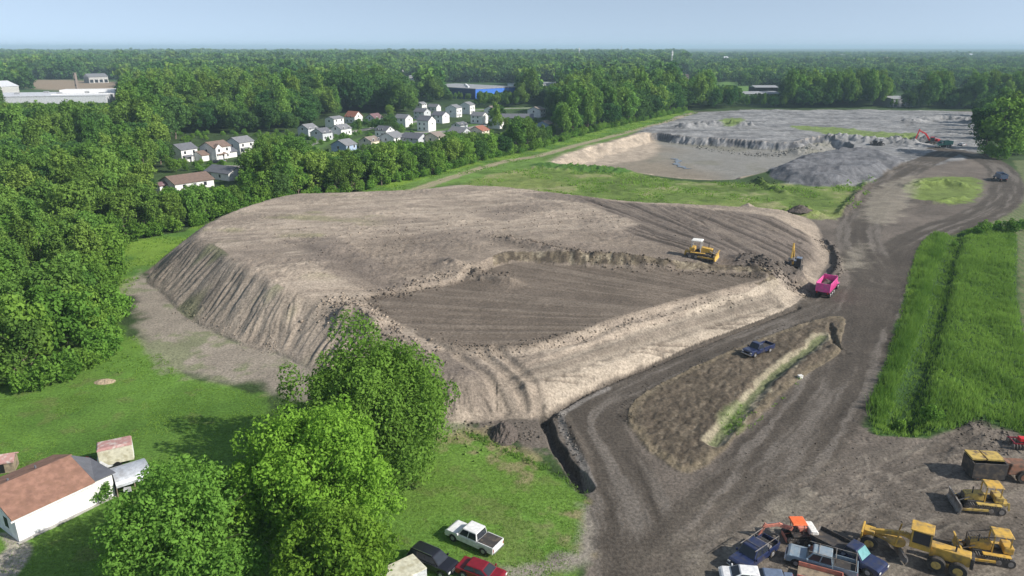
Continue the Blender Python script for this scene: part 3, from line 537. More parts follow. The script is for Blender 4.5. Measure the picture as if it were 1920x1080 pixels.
def trunk_mesh(name, seed, h, r, spread, nb=7, rz0=0.25):
    g = random.Random(seed); mb = MB(); p = Vector((0, 0, -0.3)); n = 5; q = []
    for i in range(n + 1):
        q.append((p.copy(), r * (1.25 if i == 0 else 1 - 0.75 * i / n))); p = Vector((g.uniform(-.25, .25), g.uniform(-.25, .25), h * (i + 1) / n * 0.8))
    for (a, ra), (b, rb) in zip(q, q[1:]): mb.tube(a, b, ra, rb, 8)
    for i in range(nb):
        k = 1 + i % (n - 1); a = q[k][0]; an = g.uniform(0, 6.28); l = spread * g.uniform(.55, .85); b = a + Vector((math.cos(an) * l * .5, math.sin(an) * l * .5, h * .10)); c = a + Vector((math.cos(an) * l, math.sin(an) * l, h * .24))
        mb.tube(a, b, q[k][1] * .5, q[k][1] * .3, 6); mb.tube(b, c, q[k][1] * .3, q[k][1] * .1, 6)
    o = mb.build(name, M['bark']); me = o.data; bpy.data.objects.remove(o); return me
TR = trunk_mesh("trunk", 5, 10, 0.22, 3.4)
KINDS = {   # unit trees: radius about 4, height about 11
    'broad': [crown_mesh("crown", 10 + i, M['leaf_wood'], 4.3, 1.6, 11.5, 16, 5200, 0.29) for i in range(3)],
    'dense': [crown_mesh("crown", 20 + i, M['leaf_dark'], 4.6, 1.2, 12.0, 18, 5200, 0.30) for i in range(2)],
    'tall': [crown_mesh("crown", 30 + i, M['leaf_wood'], 3.0, 2.2, 15.0, 18, 4800, 0.28, 0.25, 1.5) for i in range(2)],
    'lime': [crown_mesh("crown", 40 + i, M['leaf_mid'], 4.0, 0.7, 9.0, 15, 4800, 0.28) for i in range(2)],
    'bush': [crown_mesh("crown", 50 + i, M['leaf_mid'], 2.6, 0.1, 4.2, 14, 1400, 0.27, 0.3) for i in range(2)],
    'far': [crown_mesh("crown", 60 + i, M['leaf_wood'] if i == 1 else M['leaf_dark'], 5.2, 0.2, 12.5, 9, 480, 0.95) for i in range(3)]}
WORDS = {'broad': 'round leafy', 'dense': 'dark dense', 'tall': 'tall slender', 'lime': 'bright green low', 'bush': 'small bushy', 'far': 'distant rounded'}
def tree(kind, x, y, s=1.0, sz=None, label='', group=None, i=0, z=None, name=None):
    me = KINDS[kind][i % len(KINDS[kind])]
    nm = name or ('bush' if kind == 'bush' else 'tree')
    r = empty(nm, (x, y, ground_z(x, y) if z is None else z), (i * 2.39) % 6.28, label, nm, group, (s, s, sz or s))
    link('crown' if kind != 'bush' else 'foliage', me, r)
    if kind not in ('bush', 'far'): link('trunk', TR, r)
    return r
rng = random.Random(7)
def poly_in(poly, x, y):
    c = False; n = len(poly)
    for i in range(n):
        ax, ay = poly[i]; bx, by = poly[(i + 1) % n]
        if (ay > y) != (by > y) and x < (bx - ax) * (y - ay) / (by - ay) + ax: c = not c
    return c
# what has to stay in view from here: (x0, y0, x1, y1 in the photograph's pixels, distance beyond which it stands)
KEEP = [(322,268,372,306),(365,262,428,308),(418,255,475,296),(300,322,462,356),(290,345,330,358),(560,240,612,256),(596,222,660,252),(640,209,690,230),(684,209,722,230),(620,262,672,292),(672,257,712,276),(708,248,760,272),
        (745,252,800,272),(785,245,826,270),(738,213,780,238),(780,184,800,208),(795,190,826,206),(780,200,806,240),(812,202,840,228),(828,190,866,218),(855,188,890,212),(846,216,882,240),(884,206,922,232),
        (838,232,888,250),(872,226,914,250),(942,206,1000,226),(988,194,1024,216),(1008,218,1034,246),(832,153,968,182),(1010,151,1052,166),(0,170,228,206),(60,147,236,166),(164,138,206,154),(1390,160,1466,184),(1668,172,1724,192),(1780,163,1808,176),
        (748,130,758,142),(1340,152,1385,164),(760,146,786,153),(1270,140,1296,152)]
HTOP = {}
CANO = []   # occupied spots
def clear(x, y, rad, h, slack=0.25):
    px, pb, dep = proj(x, y, 0); _, pt, _ = proj(x, y, h); rp = rad * FPX / dep
    if dep > 1500: return True
    for x0, y0, x1, y1 in KEEP:
        if px + rp * .5 > x0 and px - rp * .5 < x1 and pt < y0 + (y1 - y0) * .62 and pb > y1 - 3: return False
        if px + rp * .75 > x0 and px - rp * .75 < x1 and y0 + 2 < pb <= y1 + 1: return False   # would stand in the building itself
    return True
FRONT = PP([(-500,760),(0,752),(60,735),(110,715),(160,695),(205,660),(225,610),(225,560),(215,510),(195,475),(240,455),(340,432),(430,407),(560,380),(640,367),(720,347),(820,327),(900,302),(980,287),(1080,257),(1180,232),(1285,209),(1400,203),(1600,203),(1835,206),(2600,200)])
def behind_front(x, y):
    px, py, _ = proj(x, y, 0)
    for (ax, ay), (bx, by) in zip(FPX_LINE, FPX_LINE[1:]):
        if ax <= px < bx: return py < ay + (by - ay) * (px - ax) / (bx - ax)
    return False
FPX_LINE = [(-900,800),(0,752),(60,735),(110,715),(155,695),(188,665),(206,600),(198,520),(205,462),(340,432),(430,407),(560,380),(640,367),(720,347),(820,327),(900,302),(980,287),(1080,257),(1180,232),(1285,209),(1400,203),(1600,203),(1835,206),(3200,206)]
# tree band heights over the ground line (photograph): how tall the first rows are allowed to be
def maxh(x, y):
    px, py, dep = proj(x, y, 0)
    for x0, x1, top in ((-900,120,None),(330,470,352),(470,565,258),(565,640,288),(640,700,282),(700,790,262),(790,960,250),(960,1040,222)):
        if top and x0 <= px < x1 and py > 250:
            b = (top - 540) / FPX; k = (SP + b * CP) / (CP - b * SP); return max(2.5, CAMH - k * y)
    return 99
cand = []
NOGO = [PP([(60,145),(236,150),(238,190),(0,200),(-400,215),(-400,165),(60,168)]), PP([(-400,140),(30,145),(35,158),(-400,165)]), PP([(820,150),(972,152),(970,186),(890,190),(826,184)]),
        PP([(780,205),(1062,200),(1062,206),(930,212),(900,245),(780,250)]), PP([(420,285),(480,290),(475,325),(420,330)]), PP([(1345,150),(1405,150),(1400,174),(1345,174)]), PP([(1385,180),(1470,180),(1470,192),(1385,192)])]
y = 55.0; rowi = 0
while y < 4200:
    sp = 6.3 if y < 330 else (8.6 if y < 700 else (11.5 if y < 1500 else 19)); xw = 1.0 * y if y < 700 else 0.88 * y
    x = -xw + rng.uniform(0, sp)
    while x < xw:
        xx = x + rng.uniform(-.4, .4) * sp; yy = y + rng.uniform(-.4, .4) * sp
        if behind_front(xx, yy): cand.append((xx, yy))
        x += sp
    y += sp * (0.95 if y < 700 else 1.15); rowi += 1
placed = []
for (x, y) in cand:
    px, py, dep = proj(x, y, 0)
    if not (-260 < px < 2180): continue
    if y < 900 and any(poly_in(q, x, y) for q in NOGO): continue
    n = float(fbm(np.array([x / 45]), np.array([y / 45]), 301, 2)[0]); n2_ = rng.random()
    if y < 330:
        kind = 'broad' if n2_ < .45 else ('dense' if n2_ < .62 + n * .5 else ('tall' if n2_ < .8 else 'lime')); s = rng.uniform(.75, 1.12)
        if px < 240 and py > 420: kind = 'lime' if rng.random() < .5 else ('broad' if rng.random() < .7 else 'tall'); s = rng.uniform(.7, 1.05)
        if py < 340 and px > 430 and py > 470 - px * .28 and rng.random() < .5: kind = 'lime'; s = rng.uniform(.7, 1)
    elif y < 700:
        kind = 'dense' if n2_ < .42 + n else ('tall' if n2_ < .72 else 'broad'); s = rng.uniform(.9, 1.4)
        if px > 1285: kind = 'tall' if n2_ < .72 else 'dense'; s = rng.uniform(.95, 1.2)
    else: kind = 'far'; s = rng.uniform(.9, 1.5) * (1 + 0.5 * n)
    if y > 1500: s *= 1.2
    if y < 330 and px < 330: s *= rng.uniform(0.9, 1.32)
    elif y < 330: s *= 1.12
    elif px < 1285: s *= 1.45 if (py < 235 or px < 330) else 1.15
    if 330 < y < 700 and px > 1285: s *= 1.5
    if 400 < y < 640 and 560 < px < 800 and py < 212: kind = 'dense'; s *= 1.25
    h = {'broad': 11.5, 'dense': 12, 'tall': 15.2, 'lime': 9, 'far': 12.5}[kind] * s; rad = 4.2 * s
    mh = maxh(x, y)
    if h > mh:
        s *= mh / h; h = mh
        if s < 0.5: kind = 'bush'; s = min(1.3, mh / 4.2); h = 4.2 * s; rad = 2.6 * s
    if px > 1285 and 380 < y < 560 and px < 1840:      # the tall row behind the gravel yard, low scrub in front of the white sheds
        if 1385 < px < 1470 or 1290 < px < 1340: s *= .5; h *= .5
    for _k in range(6):
        if clear(x, y, rad, h) or s < .42: break
        s *= .82; h *= .82; rad *= .82
    if not clear(x, y, rad, h):
        if clear(x, y, 2.2, 3.0) and y < 520: kind, s, h, rad = 'bush', rng.uniform(.55, .8), 3.2, 1.9
        else: continue
    placed.append([x, y, kind, s, h, dep])
# undergrowth along the wood's edge
for (ax, ay), (bx, by) in zip(FPX_LINE[1:19], FPX_LINE[2:20]):
    a = Vector(P(ax, ay)); b = Vector(P(bx, by)); n = int((b - a).length / 3.6) + 1
    for k in range(n):
        p = a.lerp(b, (k + rng.random() * .8) / n); x, y = p.x + rng.uniform(-1.5, 1.5), p.y + rng.uniform(0, 3.0); px, py, dep = proj(x, y, 0)
        if -60 < px < 1300: placed.append([x, y, 'bush', rng.uniform(.6, 1.15), 4, dep * 1.2])
# rank by how large and how free they stand
front_of = {}
def size_rank(t):
    px, py, dep = proj(t[0], t[1], 0)
    e = 0
    for (ax, ay), (bx, by) in zip(FPX_LINE, FPX_LINE[1:]):
        if ax <= px < bx: e = (ay + (by - ay) * (px - ax) / (bx - ax)) - py
    big = {'bush': 3.2}.get(t[2], 9.0) * t[3] / t[5]
    vis = 1.0 if e < 26 else (0.75 if px < 420 else 0.45)
    return -big * vis
placed.sort(key=size_rank)
inframe = lambda t: -40 < proj(t[0], t[1], 0)[0] < 1960
trees_sel = []; bush_sel = []; rest = []
for t in placed:
    if t[2] == 'bush':
        (bush_sel if len(bush_sel) < 90 and inframe(t) else rest).append(t)
    else: (trees_sel if len(trees_sel) < 255 and inframe(t) else rest).append(t)
def where(px, py, y):
    if px > 1285: return 'in the wood behind the grey gravel yard'
    if px < 240: return 'in the wood left of the earth mound'
    if px < 620: return 'in the wood between the mound and the houses'
    return 'in the row along the grass track below the houses'
for k, t in enumerate(trees_sel + bush_sel):
    x, y, kind, s, h, dep = t; px, py, _ = proj(x, y, 0); w = where(px, py, y)
    tree(kind, x, y, s, None, f"{WORDS[kind]} {'bush' if kind == 'bush' else 'tree'} {w}", ('bushes ' if kind == 'bush' else 'trees ') + w, k)
# four far crowns stand alone by the blue warehouse, as trees of their own
FARX = []
for k, (px, py, s) in enumerate(((690,196,1.2),(1100,190,1.3),(1180,186,1.1))):
    FARX.append(tree('far', *P(px, py), s, None, ["distant rounded tree at the edge of the dark wood above the houses", "distant dark tree in front of the far wood beyond the white shed", "distant rounded tree beyond the end of the tree row"][k], None, k, 0))
# the rest of the woodland is one mass: crowns set on points
def woodland(name, pts, srcs, kidx, label_kind):
    n = len(pts); me = bpy.data.meshes.new(name); me.vertices.add(n)
    me.vertices.foreach_set("co", np.array([(p[0], p[1], p[2]) for p in pts], np.float32).ravel())
    for an, ty, vals in (("sc", 'FLOAT_VECTOR', [v for p in pts for v in p[3]]), ("rz", 'FLOAT', [p[4] for p in pts]), ("ki", 'INT', kidx)):
        a = me.attributes.new(an, ty, 'POINT'); a.data.foreach_set("vector" if ty == 'FLOAT_VECTOR' else "value", vals)
    o = link(name, me); tag(o, kind='stuff')
    ng = bpy.data.node_groups.new(name, 'GeometryNodeTree'); ng.interface.new_socket("Geometry", in_out='INPUT', socket_type='NodeSocketGeometry'); ng.interface.new_socket("Geometry", in_out='OUTPUT', socket_type='NodeSocketGeometry')
    N = ng.nodes; Lk = ng.links; gi = N.new("NodeGroupInput"); go = N.new("NodeGroupOutput"); ip = N.new("GeometryNodeInstanceOnPoints"); g2 = N.new("GeometryNodeGeometryToInstance")
    m2p = N.new("GeometryNodeMeshToPoints"); Lk.new(gi.outputs[0], m2p.inputs[0]); Lk.new(m2p.outputs[0], ip.inputs["Points"])
    for s_ in reversed(srcs):
        ob = N.new("GeometryNodeObjectInfo"); ob.inputs[0].default_value = s_; ob.transform_space = 'ORIGINAL'; ob.inputs["As Instance"].default_value = False; Lk.new(ob.outputs["Geometry"], g2.inputs[0])
    Lk.new(g2.outputs[0], ip.inputs["Instance"]); ip.inputs["Pick Instance"].default_value = True
    for an, ty, so_ in (("sc", 'FLOAT_VECTOR', "Scale"), ("ki", 'INT', "Instance Index")):
        na = N.new("GeometryNodeInputNamedAttribute"); na.data_type = ty; na.inputs[0].default_value = an; Lk.new(na.outputs[0], ip.inputs[so_])
    na = N.new("GeometryNodeInputNamedAttribute"); na.data_type = 'FLOAT'; na.inputs[0].default_value = "rz"; cx_ = N.new("ShaderNodeCombineXYZ"); Lk.new(na.outputs[0], cx_.inputs[2]); Lk.new(cx_.outputs[0], ip.inputs["Rotation"])
    Lk.new(ip.outputs[0], go.inputs[0]); md = o.modifiers.new("scatter", 'NODES'); md.node_group = ng
    return o
def crown_of(me):
    return next(o for o in bpy.data.objects if o.data == me)
order = [k for k in ('broad', 'dense', 'tall', 'lime', 'bush', 'far')]
srcs = []; base = {}
for k in order:
    base[k] = len(srcs)
    for me in KINDS[k]:
        try: srcs.append(crown_of(me))
        except StopIteration: srcs.append(srcs[-1])
pts = []; ki = []
for t in rest:
    x, y, kind, s, h, dep = t; pts.append((x, y, ground_z(x, y) if y < 600 else 0.0, (s, s, s * rng.uniform(.9, 1.1)), rng.uniform(0, 6.28))); ki.append(base[kind] + rng.randrange(len(KINDS[kind])))
y = 4200.0
while y < 16000:
    sp = y * 0.0062; x = -0.85 * y
    while x < 0.85 * y:
        s = sp / 9.5; hh = rng.uniform(.9, 1.35) + 0.35 * float(fbm(np.array([x / 900]), np.array([y / 900]), 401, 2)[0])
        pts.append((x + rng.uniform(-.4, .4) * sp, y + rng.uniform(-.5, .5) * sp * 2, 0, (s, s, hh), rng.uniform(0, 6.28))); ki.append(base['far'] + rng.randrange(3)); x += sp
    y += sp * 2.0
woodland('woodland', pts, srcs, ki, None)
print("TREES", len(trees_sel), len(bush_sel), len(rest), len(pts))
# the four big trees in front
def bigtree(px, py, zc, rx, h, m, seed, label, name='maple_tree', ls=0.165, n=26000, z0=1.5, cx=0, shape=0.15):
    x, y = P(px, py, zc); r = empty(name, (x, y, ground_z(x, y)), 0, label, 'tree')
    link('crown', crown_mesh('crown', seed, m, rx, z0, h, 46, n, ls, shape, 1.2, 0.27), r); link('trunk', trunk_mesh('trunk', seed, h, 0.38, rx * .9, 10), r); return r
bigtree(355, 1012, 6.5, 7.9, 12.0, M['leaf_mid'], 71, "broad mid-green leafy tree at the bottom edge, right of the white house", n=60000)
bigtree(592, 915, 8.0, 7.6, 15.2, M['leaf_lime'], 72, "tall yellow-green tree standing between the other two big trees", n=60000)
bigtree(682, 790, 6.5, 10.8, 12.6, M['leaf_mid'], 73, "widest dark green tree at the foot of the earth mound", n=110000, ls=0.185)
bigtree(630, 1060, 5.5, 5.6, 10.5, M['leaf_lime'], 74, "lower light green tree left of the white pickup on the lawn", n=40000)
for k, (px, py, z, kd, s) in enumerate(((1872,295,0,'lime',2.9),(1846,291,0,'dense',1.9),(1896,282,0,'tall',1.75))):
    tree(kd, *P(px, py), s, None, ["largest leafy tree at the end of the haul road beside the gravel yard", "dense tree on the left flank of the big clump by the haul road", "slim tree on the right flank of the big clump by the haul road"][k], 'clump of trees by the haul road', k)
for k, (px, py, s) in enumerate(((1895,292,1.9),(1912,290,1.7),(1852,296,1.5),(1876,299,1.3))): tree('bush', *P(px, py), s, None, "low round bush at the foot of the big clump by the haul road", 'bushes under the clump by the haul road', k)
for k, (px, py, s) in enumerate(((1845,437,.75),(1868,432,.6),(1893,436,.8),(1912,432,.7),(1790,455,.35),(1690,795,.4),(1745,790,.5),(1832,440,.5))): tree('bush', *P(px, py), s, None, "leafy green bush at the edge of the tall grass strip", 'bushes in the tall grass strip', k)
tree('bush', *P(193, 940), 0.42, 0.5, "small round green shrub against the long white wall of the house", None, 1)
for k, (px, py) in enumerate(((905,262),(1795,196),(1740,199),(1700,203),(1830,225),(1840,245))): 
    if k: tree('dense', *P(px, py), 1.25, None, "dark shaded tree at the far right corner of the gravel yard", 'trees at the far right corner of the gravel yard', k)

for k, (px, py, s) in enumerate(((1852,232,1.5),(1872,238,1.6),(1858,252,1.5),(1895,246,1.4),(1880,262,1.6),(1915,262,1.5),(1845,218,1.5),(1905,228,1.5),(1930,240,1.4))):
    tree(('dense','tall','broad')[k % 3], *P(px, py), s, None, "leafy tree in the belt along the gravel yard's right side above the haul road", "trees along the gravel yard's right side", k)
# ------------------------------------------------------------------ tall grass, reeds and weeds: blades as one mass each
def blades(name, poly, dens, h0, h1, w, m, seed, extra=None, per=5):
    g = np.random.default_rng(seed); q = np.array(poly); x0, y0 = q.min(0); x1, y1 = q.max(0)
    n = int((x1 - x0) * (y1 - y0) * dens); X = g.uniform(x0, x1, n); Y = g.uniform(y0, y1, n)
    d, _ = pdist(poly, X, Y, sm=True); keep = d > g.uniform(-0.2, 0.8, n)
    px = 960 + FPX * X / (Y * CP + CAMH * SP); keep &= (px < 2050) & (px > -100)
    if extra is not None: keep &= extra(X, Y, g)
    X, Y = X[keep], Y[keep]; n = len(X)
    J = np.clip((np.log(Y) - math.log(34)) / (math.log(640) - math.log(34)) * (NV - 1), 0, NV - 1).astype(int); I = np.clip((X / Y + 1.12) / 2.24 * (NU - 1), 0, NU - 1).astype(int); Z = GH[J, I]
    hv = (h0 + (h1 - h0) * g.random(n)) * (0.85 + 0.9 * np.clip(fbm(X / 4, Y / 4, seed, 3), -.5, .6))
    X = np.repeat(X, per) + g.normal(size=n * per) * .14; Y = np.repeat(Y, per) + g.normal(size=n * per) * .14; Z = np.repeat(Z, per); hv = np.repeat(hv, per) * g.uniform(.6, 1.1, n * per); k = n * per
    a = g.uniform(0, 6.28, k); wx, wy = np.cos(a) * w, np.sin(a) * w; lx, ly = g.normal(size=k) * .25 * hv, g.normal(size=k) * .25 * hv
    V = np.stack([np.stack([X - wx, Y - wy, Z], 1), np.stack([X + wx, Y + wy, Z], 1), np.stack([X + lx, Y + ly, Z + hv], 1)], 1).reshape(-1, 3)
    lv = np.clip(0.45 + 1.7 * fbm(X / 4, Y / 7, seed + 3, 4) + g.normal(size=k) * .15, 0, 1)
    return tag(link(name, npmesh(name, V, np.arange(3 * k).reshape(-1, 3), m, np.repeat(lv, 3), aname="lv")), kind='stuff')
def notreed(X, Y, g):
    d, _ = pdist(REED, X, Y, closed=False); return (d > 1.8) | (g.random(len(X)) < 0.45)
blades('tall_grass', TALL, 7.5, 0.6, 1.1, 0.055, M['blade'], 3, notreed)
rd = smooth(REED, False); _unused = [tuple(p + np.array((-2.4, 0))) for p in rd[::3]] + [tuple(p + np.array((2.4, 0))) for p in rd[::-3]]
rl = [tuple(p + np.array((-5.2, 0))) for p in rd[::3]] + [tuple(p + np.array((-2.2, 0))) for p in rd[::-3]]
LAWNP = PP([(0,752),(110,720),(200,690),(300,662),(360,712),(500,740),(820,800),(1000,862),(1098,918),(1110,960),(1100,1010),(1075,1060),(1060,1110),(-150,1110),(-300,900)])
blades('lawn_grass', LAWNP, 9, 0.05, 0.16, 0.05, M['blade'], 21, lambda X, Y, g: fbm(X / 5, Y / 5, 8, 3) > -0.12, 4)
blades('reeds', rl, 5.5, 1.3, 2.3, 0.05, M['blade'], 5)
blades('meadow_weeds', MEADOW, 0.9, 0.3, 0.9, 0.12, M['blade'], 9, lambda X, Y, g: fbm(X / 9, Y / 9, 5, 3) > 0.05)
blades('verge_grass', VERGE, 0.9, 0.25, 0.7, 0.10, M['blade'], 12, lambda X, Y, g: (proj(X, Y, 0)[1] < 700) & (fbm(X / 8, Y / 8, 6, 3) > -0.05))
blades('edge_weeds', PP([(855,800),(930,828),(1000,858),(1060,888),(1100,917),(1102,928),(1050,900),(990,872),(920,842),(860,812)]), 7, 0.25, 0.6, 0.05, M['blade'], 15)
blades('ditch_weeds', PP([(1385,758),(1398,752),(1402,770),(1440,768),(1500,705),(1505,712),(1440,780),(1380,818),(1352,800)]), 2.2, 0.3, 0.7, 0.06, M['blade'], 16)
# ------------------------------------------------------------------ buildings
for n_, c_, kw in (('siding_white', (0.80, 0.80, 0.79), {}), ('siding_cream', (0.72, 0.66, 0.52), {}), ('siding_blue', (0.36, 0.46, 0.62), {}), ('siding_grey', (0.50, 0.52, 0.55), {}), ('roof_grey', (0.20, 0.205, 0.22), {}), ('roof_slate', (0.135, 0.14, 0.16), {}),
                   ('roof_brown', (0.19, 0.135, 0.11), {}), ('roof_red', (0.30, 0.125, 0.085), {}), ('roof_plum', (0.17, 0.10, 0.11), {}), ('roof_taupe', (0.24, 0.20, 0.175), {}), ('roof_copper', (0.29, 0.160, 0.115), {'var': .22, 'dirt': (0.26, 0.145, 0.10)}),
                   ('metal_roof', (0.62, 0.64, 0.68), {'dirt': (0.36, 0.37, 0.40)}), ('flat_roof_grey', (0.33, 0.34, 0.36), {'dirt': (0.20, 0.21, 0.22)}), ('cladding_blue', (0.045, 0.17, 0.62), {}), ('cladding_shade_door_navy', (0.03, 0.06, 0.20), {}), ('concrete', (0.42, 0.41, 0.38), {'dirt': (0.30, 0.29, 0.27)}), ('trim_white', (0.82, 0.82, 0.80), {})):
    M[n_] = mat(n_, c_, kw.pop('rough', 0.75), scale=1.3, **kw)
M['glass_dark'] = mat('glass_dark', (0.03, 0.035, 0.045), 0.12, spec=0.6)
def gable(root, w, d, wh, rh, wm, rm, x0=0, y0=0, z0=0, ov=0.4, ridge='x', name='roof', wname='wall'):
    """a box with a gabled roof; ridge along local x or y"""
    mb = MB(); T = Matrix.Translation((x0, y0, z0)) @ (Matrix.Rotation(R(90), 4, 'Z') if ridge == 'y' else Matrix())
    if ridge == 'y': w, d = d, w
    mb.M = T; mb.prismx([(-d / 2, -0.8), (d / 2, -0.8), (d / 2, wh), (0, wh + rh), (-d / 2, wh)], -w / 2, w / 2); mb.build(wname, wm, root)
    r = MB(); r.M = T; t = 0.18; k = rh / (d / 2)
    for s in (-1, 1):
        e = d / 2 + ov; a = [(s * e, wh - ov * k + .03), (0, wh + rh + .03), (0, wh + rh + .03 + t), (s * e, wh - ov * k + .03 + t)]
        r.prismx(a if s > 0 else a[::-1], -w / 2 - ov, w / 2 + ov)
    return r.build(name, rm, root)
def pane(root, x, y, z, w, h, side, name='window', m='glass_dark', frame=True):
    """a window or door set on a wall; side: direction the wall faces ('-y', '+x' ...)"""
    n = {'-y': (0, -1), '+y': (0, 1), '+x': (1, 0), '-x': (-1, 0)}[side]; mb = MB()
    def bx(a, b, hh, t0, t1, zc):
        if n[0] == 0: y0_, y1_ = sorted((y + n[1] * t0, y + n[1] * t1)); a.box(x - b / 2, x + b / 2, y0_, y1_, zc - hh / 2, zc + hh / 2)
        else: x0_, x1_ = sorted((x + n[0] * t0, x + n[0] * t1)); a.box(x0_, x1_, y - b / 2, y + b / 2, zc - hh / 2, zc + hh / 2)
    bx(mb, w, h, -0.02, 0.03, z); o = mb.build(name, m, root)
    if frame: f = MB(); bx(f, w + .24, h + .24, -0.02, 0.022, z); f.build('frame', 'trim_white', o)
    return o
HN = [0]
def house(px, py, kind, label, rm='roof_grey', wm='siding_white', w=8.5, d=7.5, wh=5.4, rh=2.1, da=0, porch=False, front_gable=False, garage=None, chimney=False, name='house', group='houses of the estate beyond the wood'):
    x, y = P(px, py); rz = R(({'G': -32, 'E': 64}[kind]) + da); r = empty(name, (x, y, 0), rz, label, name if name != 'garage' else 'garage', group)
    rf = gable(r, w, d, wh, rh, wm, rm)
    small = wh < 3.6
    if kind == 'E':
        for zz in ((1.5,) if small else (1.5, 4.1)):
            for xx in ((-w * .27, w * .27) if w > 6 else (0,)):
                if name == 'garage': continue
                pane(r, xx, -d / 2, zz, 1.1, 1.25, '-y')
        if name != 'garage': pane(r, 0.1, -d / 2, 1.05, 1.0, 2.1, '-y', 'door', 'roof_slate', False); pane(r, -w / 2, 0.3, 3.9 if not small else 1.6, 1.0, 1.2, '-x')
        else: pane(r, 0, -d / 2, 1.1, min(w * .7, 2.6), 2.1, '-y', 'garage_door', 'trim_white', True)
    else:
        for zz in ((1.5,) if small else (1.5, 4.1)):
            for xx in (-w * .28, w * .12): pane(r, xx, -d / 2, zz, 1.0, 1.2, '-y')
        if not small: pane(r, w / 2, 0, 4.3, 0.9, 1.1, '+x')
    if chimney: MB().box(w * .2, w * .2 + .6, -.3, .4, wh + rh * .3, wh + rh + .9).build('chimney', 'roof_plum', rf)
    if porch: 
        p = MB(); p.hull([(-w * .45, -d / 2 - 1.8, 2.35), (w * .1, -d / 2 - 1.8, 2.35), (w * .1, -d / 2, 2.9), (-w * .45, -d / 2, 2.9)], [(-w * .45, -d / 2 - 1.8, 2.5), (w * .1, -d / 2 - 1.8, 2.5), (w * .1, -d / 2, 3.05), (-w * .45, -d / 2, 3.05)]); pr = p.build('porch_roof', rm, r)
        for xx in (-w * .42, w * .07): MB().box(xx - .08, xx + .08, -d / 2 - 1.7, -d / 2 - 1.54, -.2, 2.4).build('post', 'trim_white', r)
    if front_gable: gable(r, 3.6, 1.4, wh - .1, 1.5, wm, rm, -w / 2 + 1.9, -d / 2 - .3, 0, .25, 'y', 'dormer_roof', 'bay_wall'); pane(r, -w / 2 + 1.9, -d / 2 - 1.0, 4.1, 1.1, 1.2, '-y')
    return r
house(346, 302, 'E', "white two-storey house with a slate roof, leftmost of the three fronting the lawn", 'roof_slate', porch=True)
house(377, 301, 'E', "small brown-roofed garage right of the leftmost white two-storey house", 'roof_brown', w=3.8, d=6, wh=2.6, rh=1.5, name='garage')
house(406, 297, 'E', "white house with brown roof and front gable, middle of the three fronting the lawn", 'roof_brown', w=9.5, d=8.5, front_gable=True, porch=True)
house(430, 294, 'E', "small grey-roofed garage between the brown-roofed and the rightmost white house", 'roof_slate', w=3.6, d=6, wh=2.6, rh=1.5, name='garage')
house(452, 287, 'E', "white two-storey house with a grey roof, rightmost of the three fronting the lawn", 'roof_grey', w=9.0, d=8.5, porch=True)
rr = house(352, 351, 'E', "long single-storey house under a broad brown roof in front of the cul-de-sac", 'roof_brown', w=14, d=11, wh=2.6, rh=2.0, da=-14)
house(424, 334, 'G', "single-storey house with a dark grey roof and a bright white gable end", 'roof_slate', w=13, d=8, wh=2.7, rh=1.9, da=2)
house(303, 357, 'E', "little white shed half hidden in trees beside the broad brown roof", 'roof_plum', w=3.4, d=3, wh=2.0, rh=.8, name='shed', group=None)
house(578, 254, 'E', "house with a pale grey roof half buried in trees, far left of the second row", 'roof_grey', w=8, wh=4.2, wm='siding_grey')
house(628, 238, 'E', "house with a long bright white upper wall behind the red-gabled one's lawn", 'roof_grey', w=9.5, d=7, wh=5.2, rh=1.2)
house(640, 253, 'E', "grey-roofed house with blue shaded side, in front of the long white upper wall", 'roof_grey', w=9, wh=3.6, rh=2.2, wm='siding_white')
house(664, 230, 'G', "house with a red-brown roof and a white gable, leftmost red roof", 'roof_red', w=8.5, d=7.5, wh=4.2, rh=3)
house(702, 232, 'E', "house with a plum coloured roof right of the red-brown one", 'roof_plum', w=8.5, wh=3.8, rh=2.6, wm='siding_grey')
house(646, 291, 'E', "white-fronted house with a deep blue gable side and grey roof at the wood's edge", 'roof_grey', 'siding_blue', w=7.5, d=8.5, wh=5)
house(694, 277, 'E', "low taupe-roofed house peeping over the tree row", 'roof_taupe', w=7.5, wh=3.6, rh=1.8, wm='siding_cream')
house(735, 275, 'E', "pale grey-roofed white house over the tree row, right of the low taupe one", 'roof_grey', w=9, d=9, wh=5, rh=2.2)
house(778, 275, 'G', "long dark slate-roofed house between the pale grey and the tan roofs", 'roof_slate', 'siding_grey', w=11, d=8, wh=4.6)
house(816, 275, 'E', "tan-roofed house with a cream front above the tree row", 'roof_taupe', 'siding_cream', w=7.5, d=9, wh=5.0)
house(757, 237, 'G', "grey-roofed house with a tall white gable standing apart left of the cluster", 'roof_grey', w=9, d=7, wh=5.2)
house(792, 223, 'G', "slate-roofed house whose white gable shows behind the tallest white gable", 'roof_slate', 'siding_grey', w=9, d=7.5, wh=5)
house(800, 245, 'G', "house with the tallest plain white gable wall in the cluster's front", 'roof_slate', w=8.5, d=7, wh=6.2, rh=2.4)
house(826, 230, 'G', "slate-roofed house with a white gable and a small lean-to at the cluster's centre", 'roof_slate', 'siding_white', w=9, d=7.5, wh=5)
house(851, 219, 'E', "tall white-fronted house with a grey roof and a low white extension", 'roof_grey', w=7.5, d=9, wh=6.4, rh=2)
house(876, 213, 'E', "tall white-fronted house at the back of the cluster, beside the cleared strip", 'roof_grey', w=7.5, d=9, wh=6.4, rh=2)
house(790, 206, 'E', "small white house with a grey roof against the dark trees behind the cluster", 'roof_grey', w=7, d=6, wh=4.5, rh=1.5)
house(814, 208, 'G', "low white-gabled house with a porch against the dark trees behind the cluster", 'roof_grey', w=9, d=5.5, wh=3.2, rh=2)
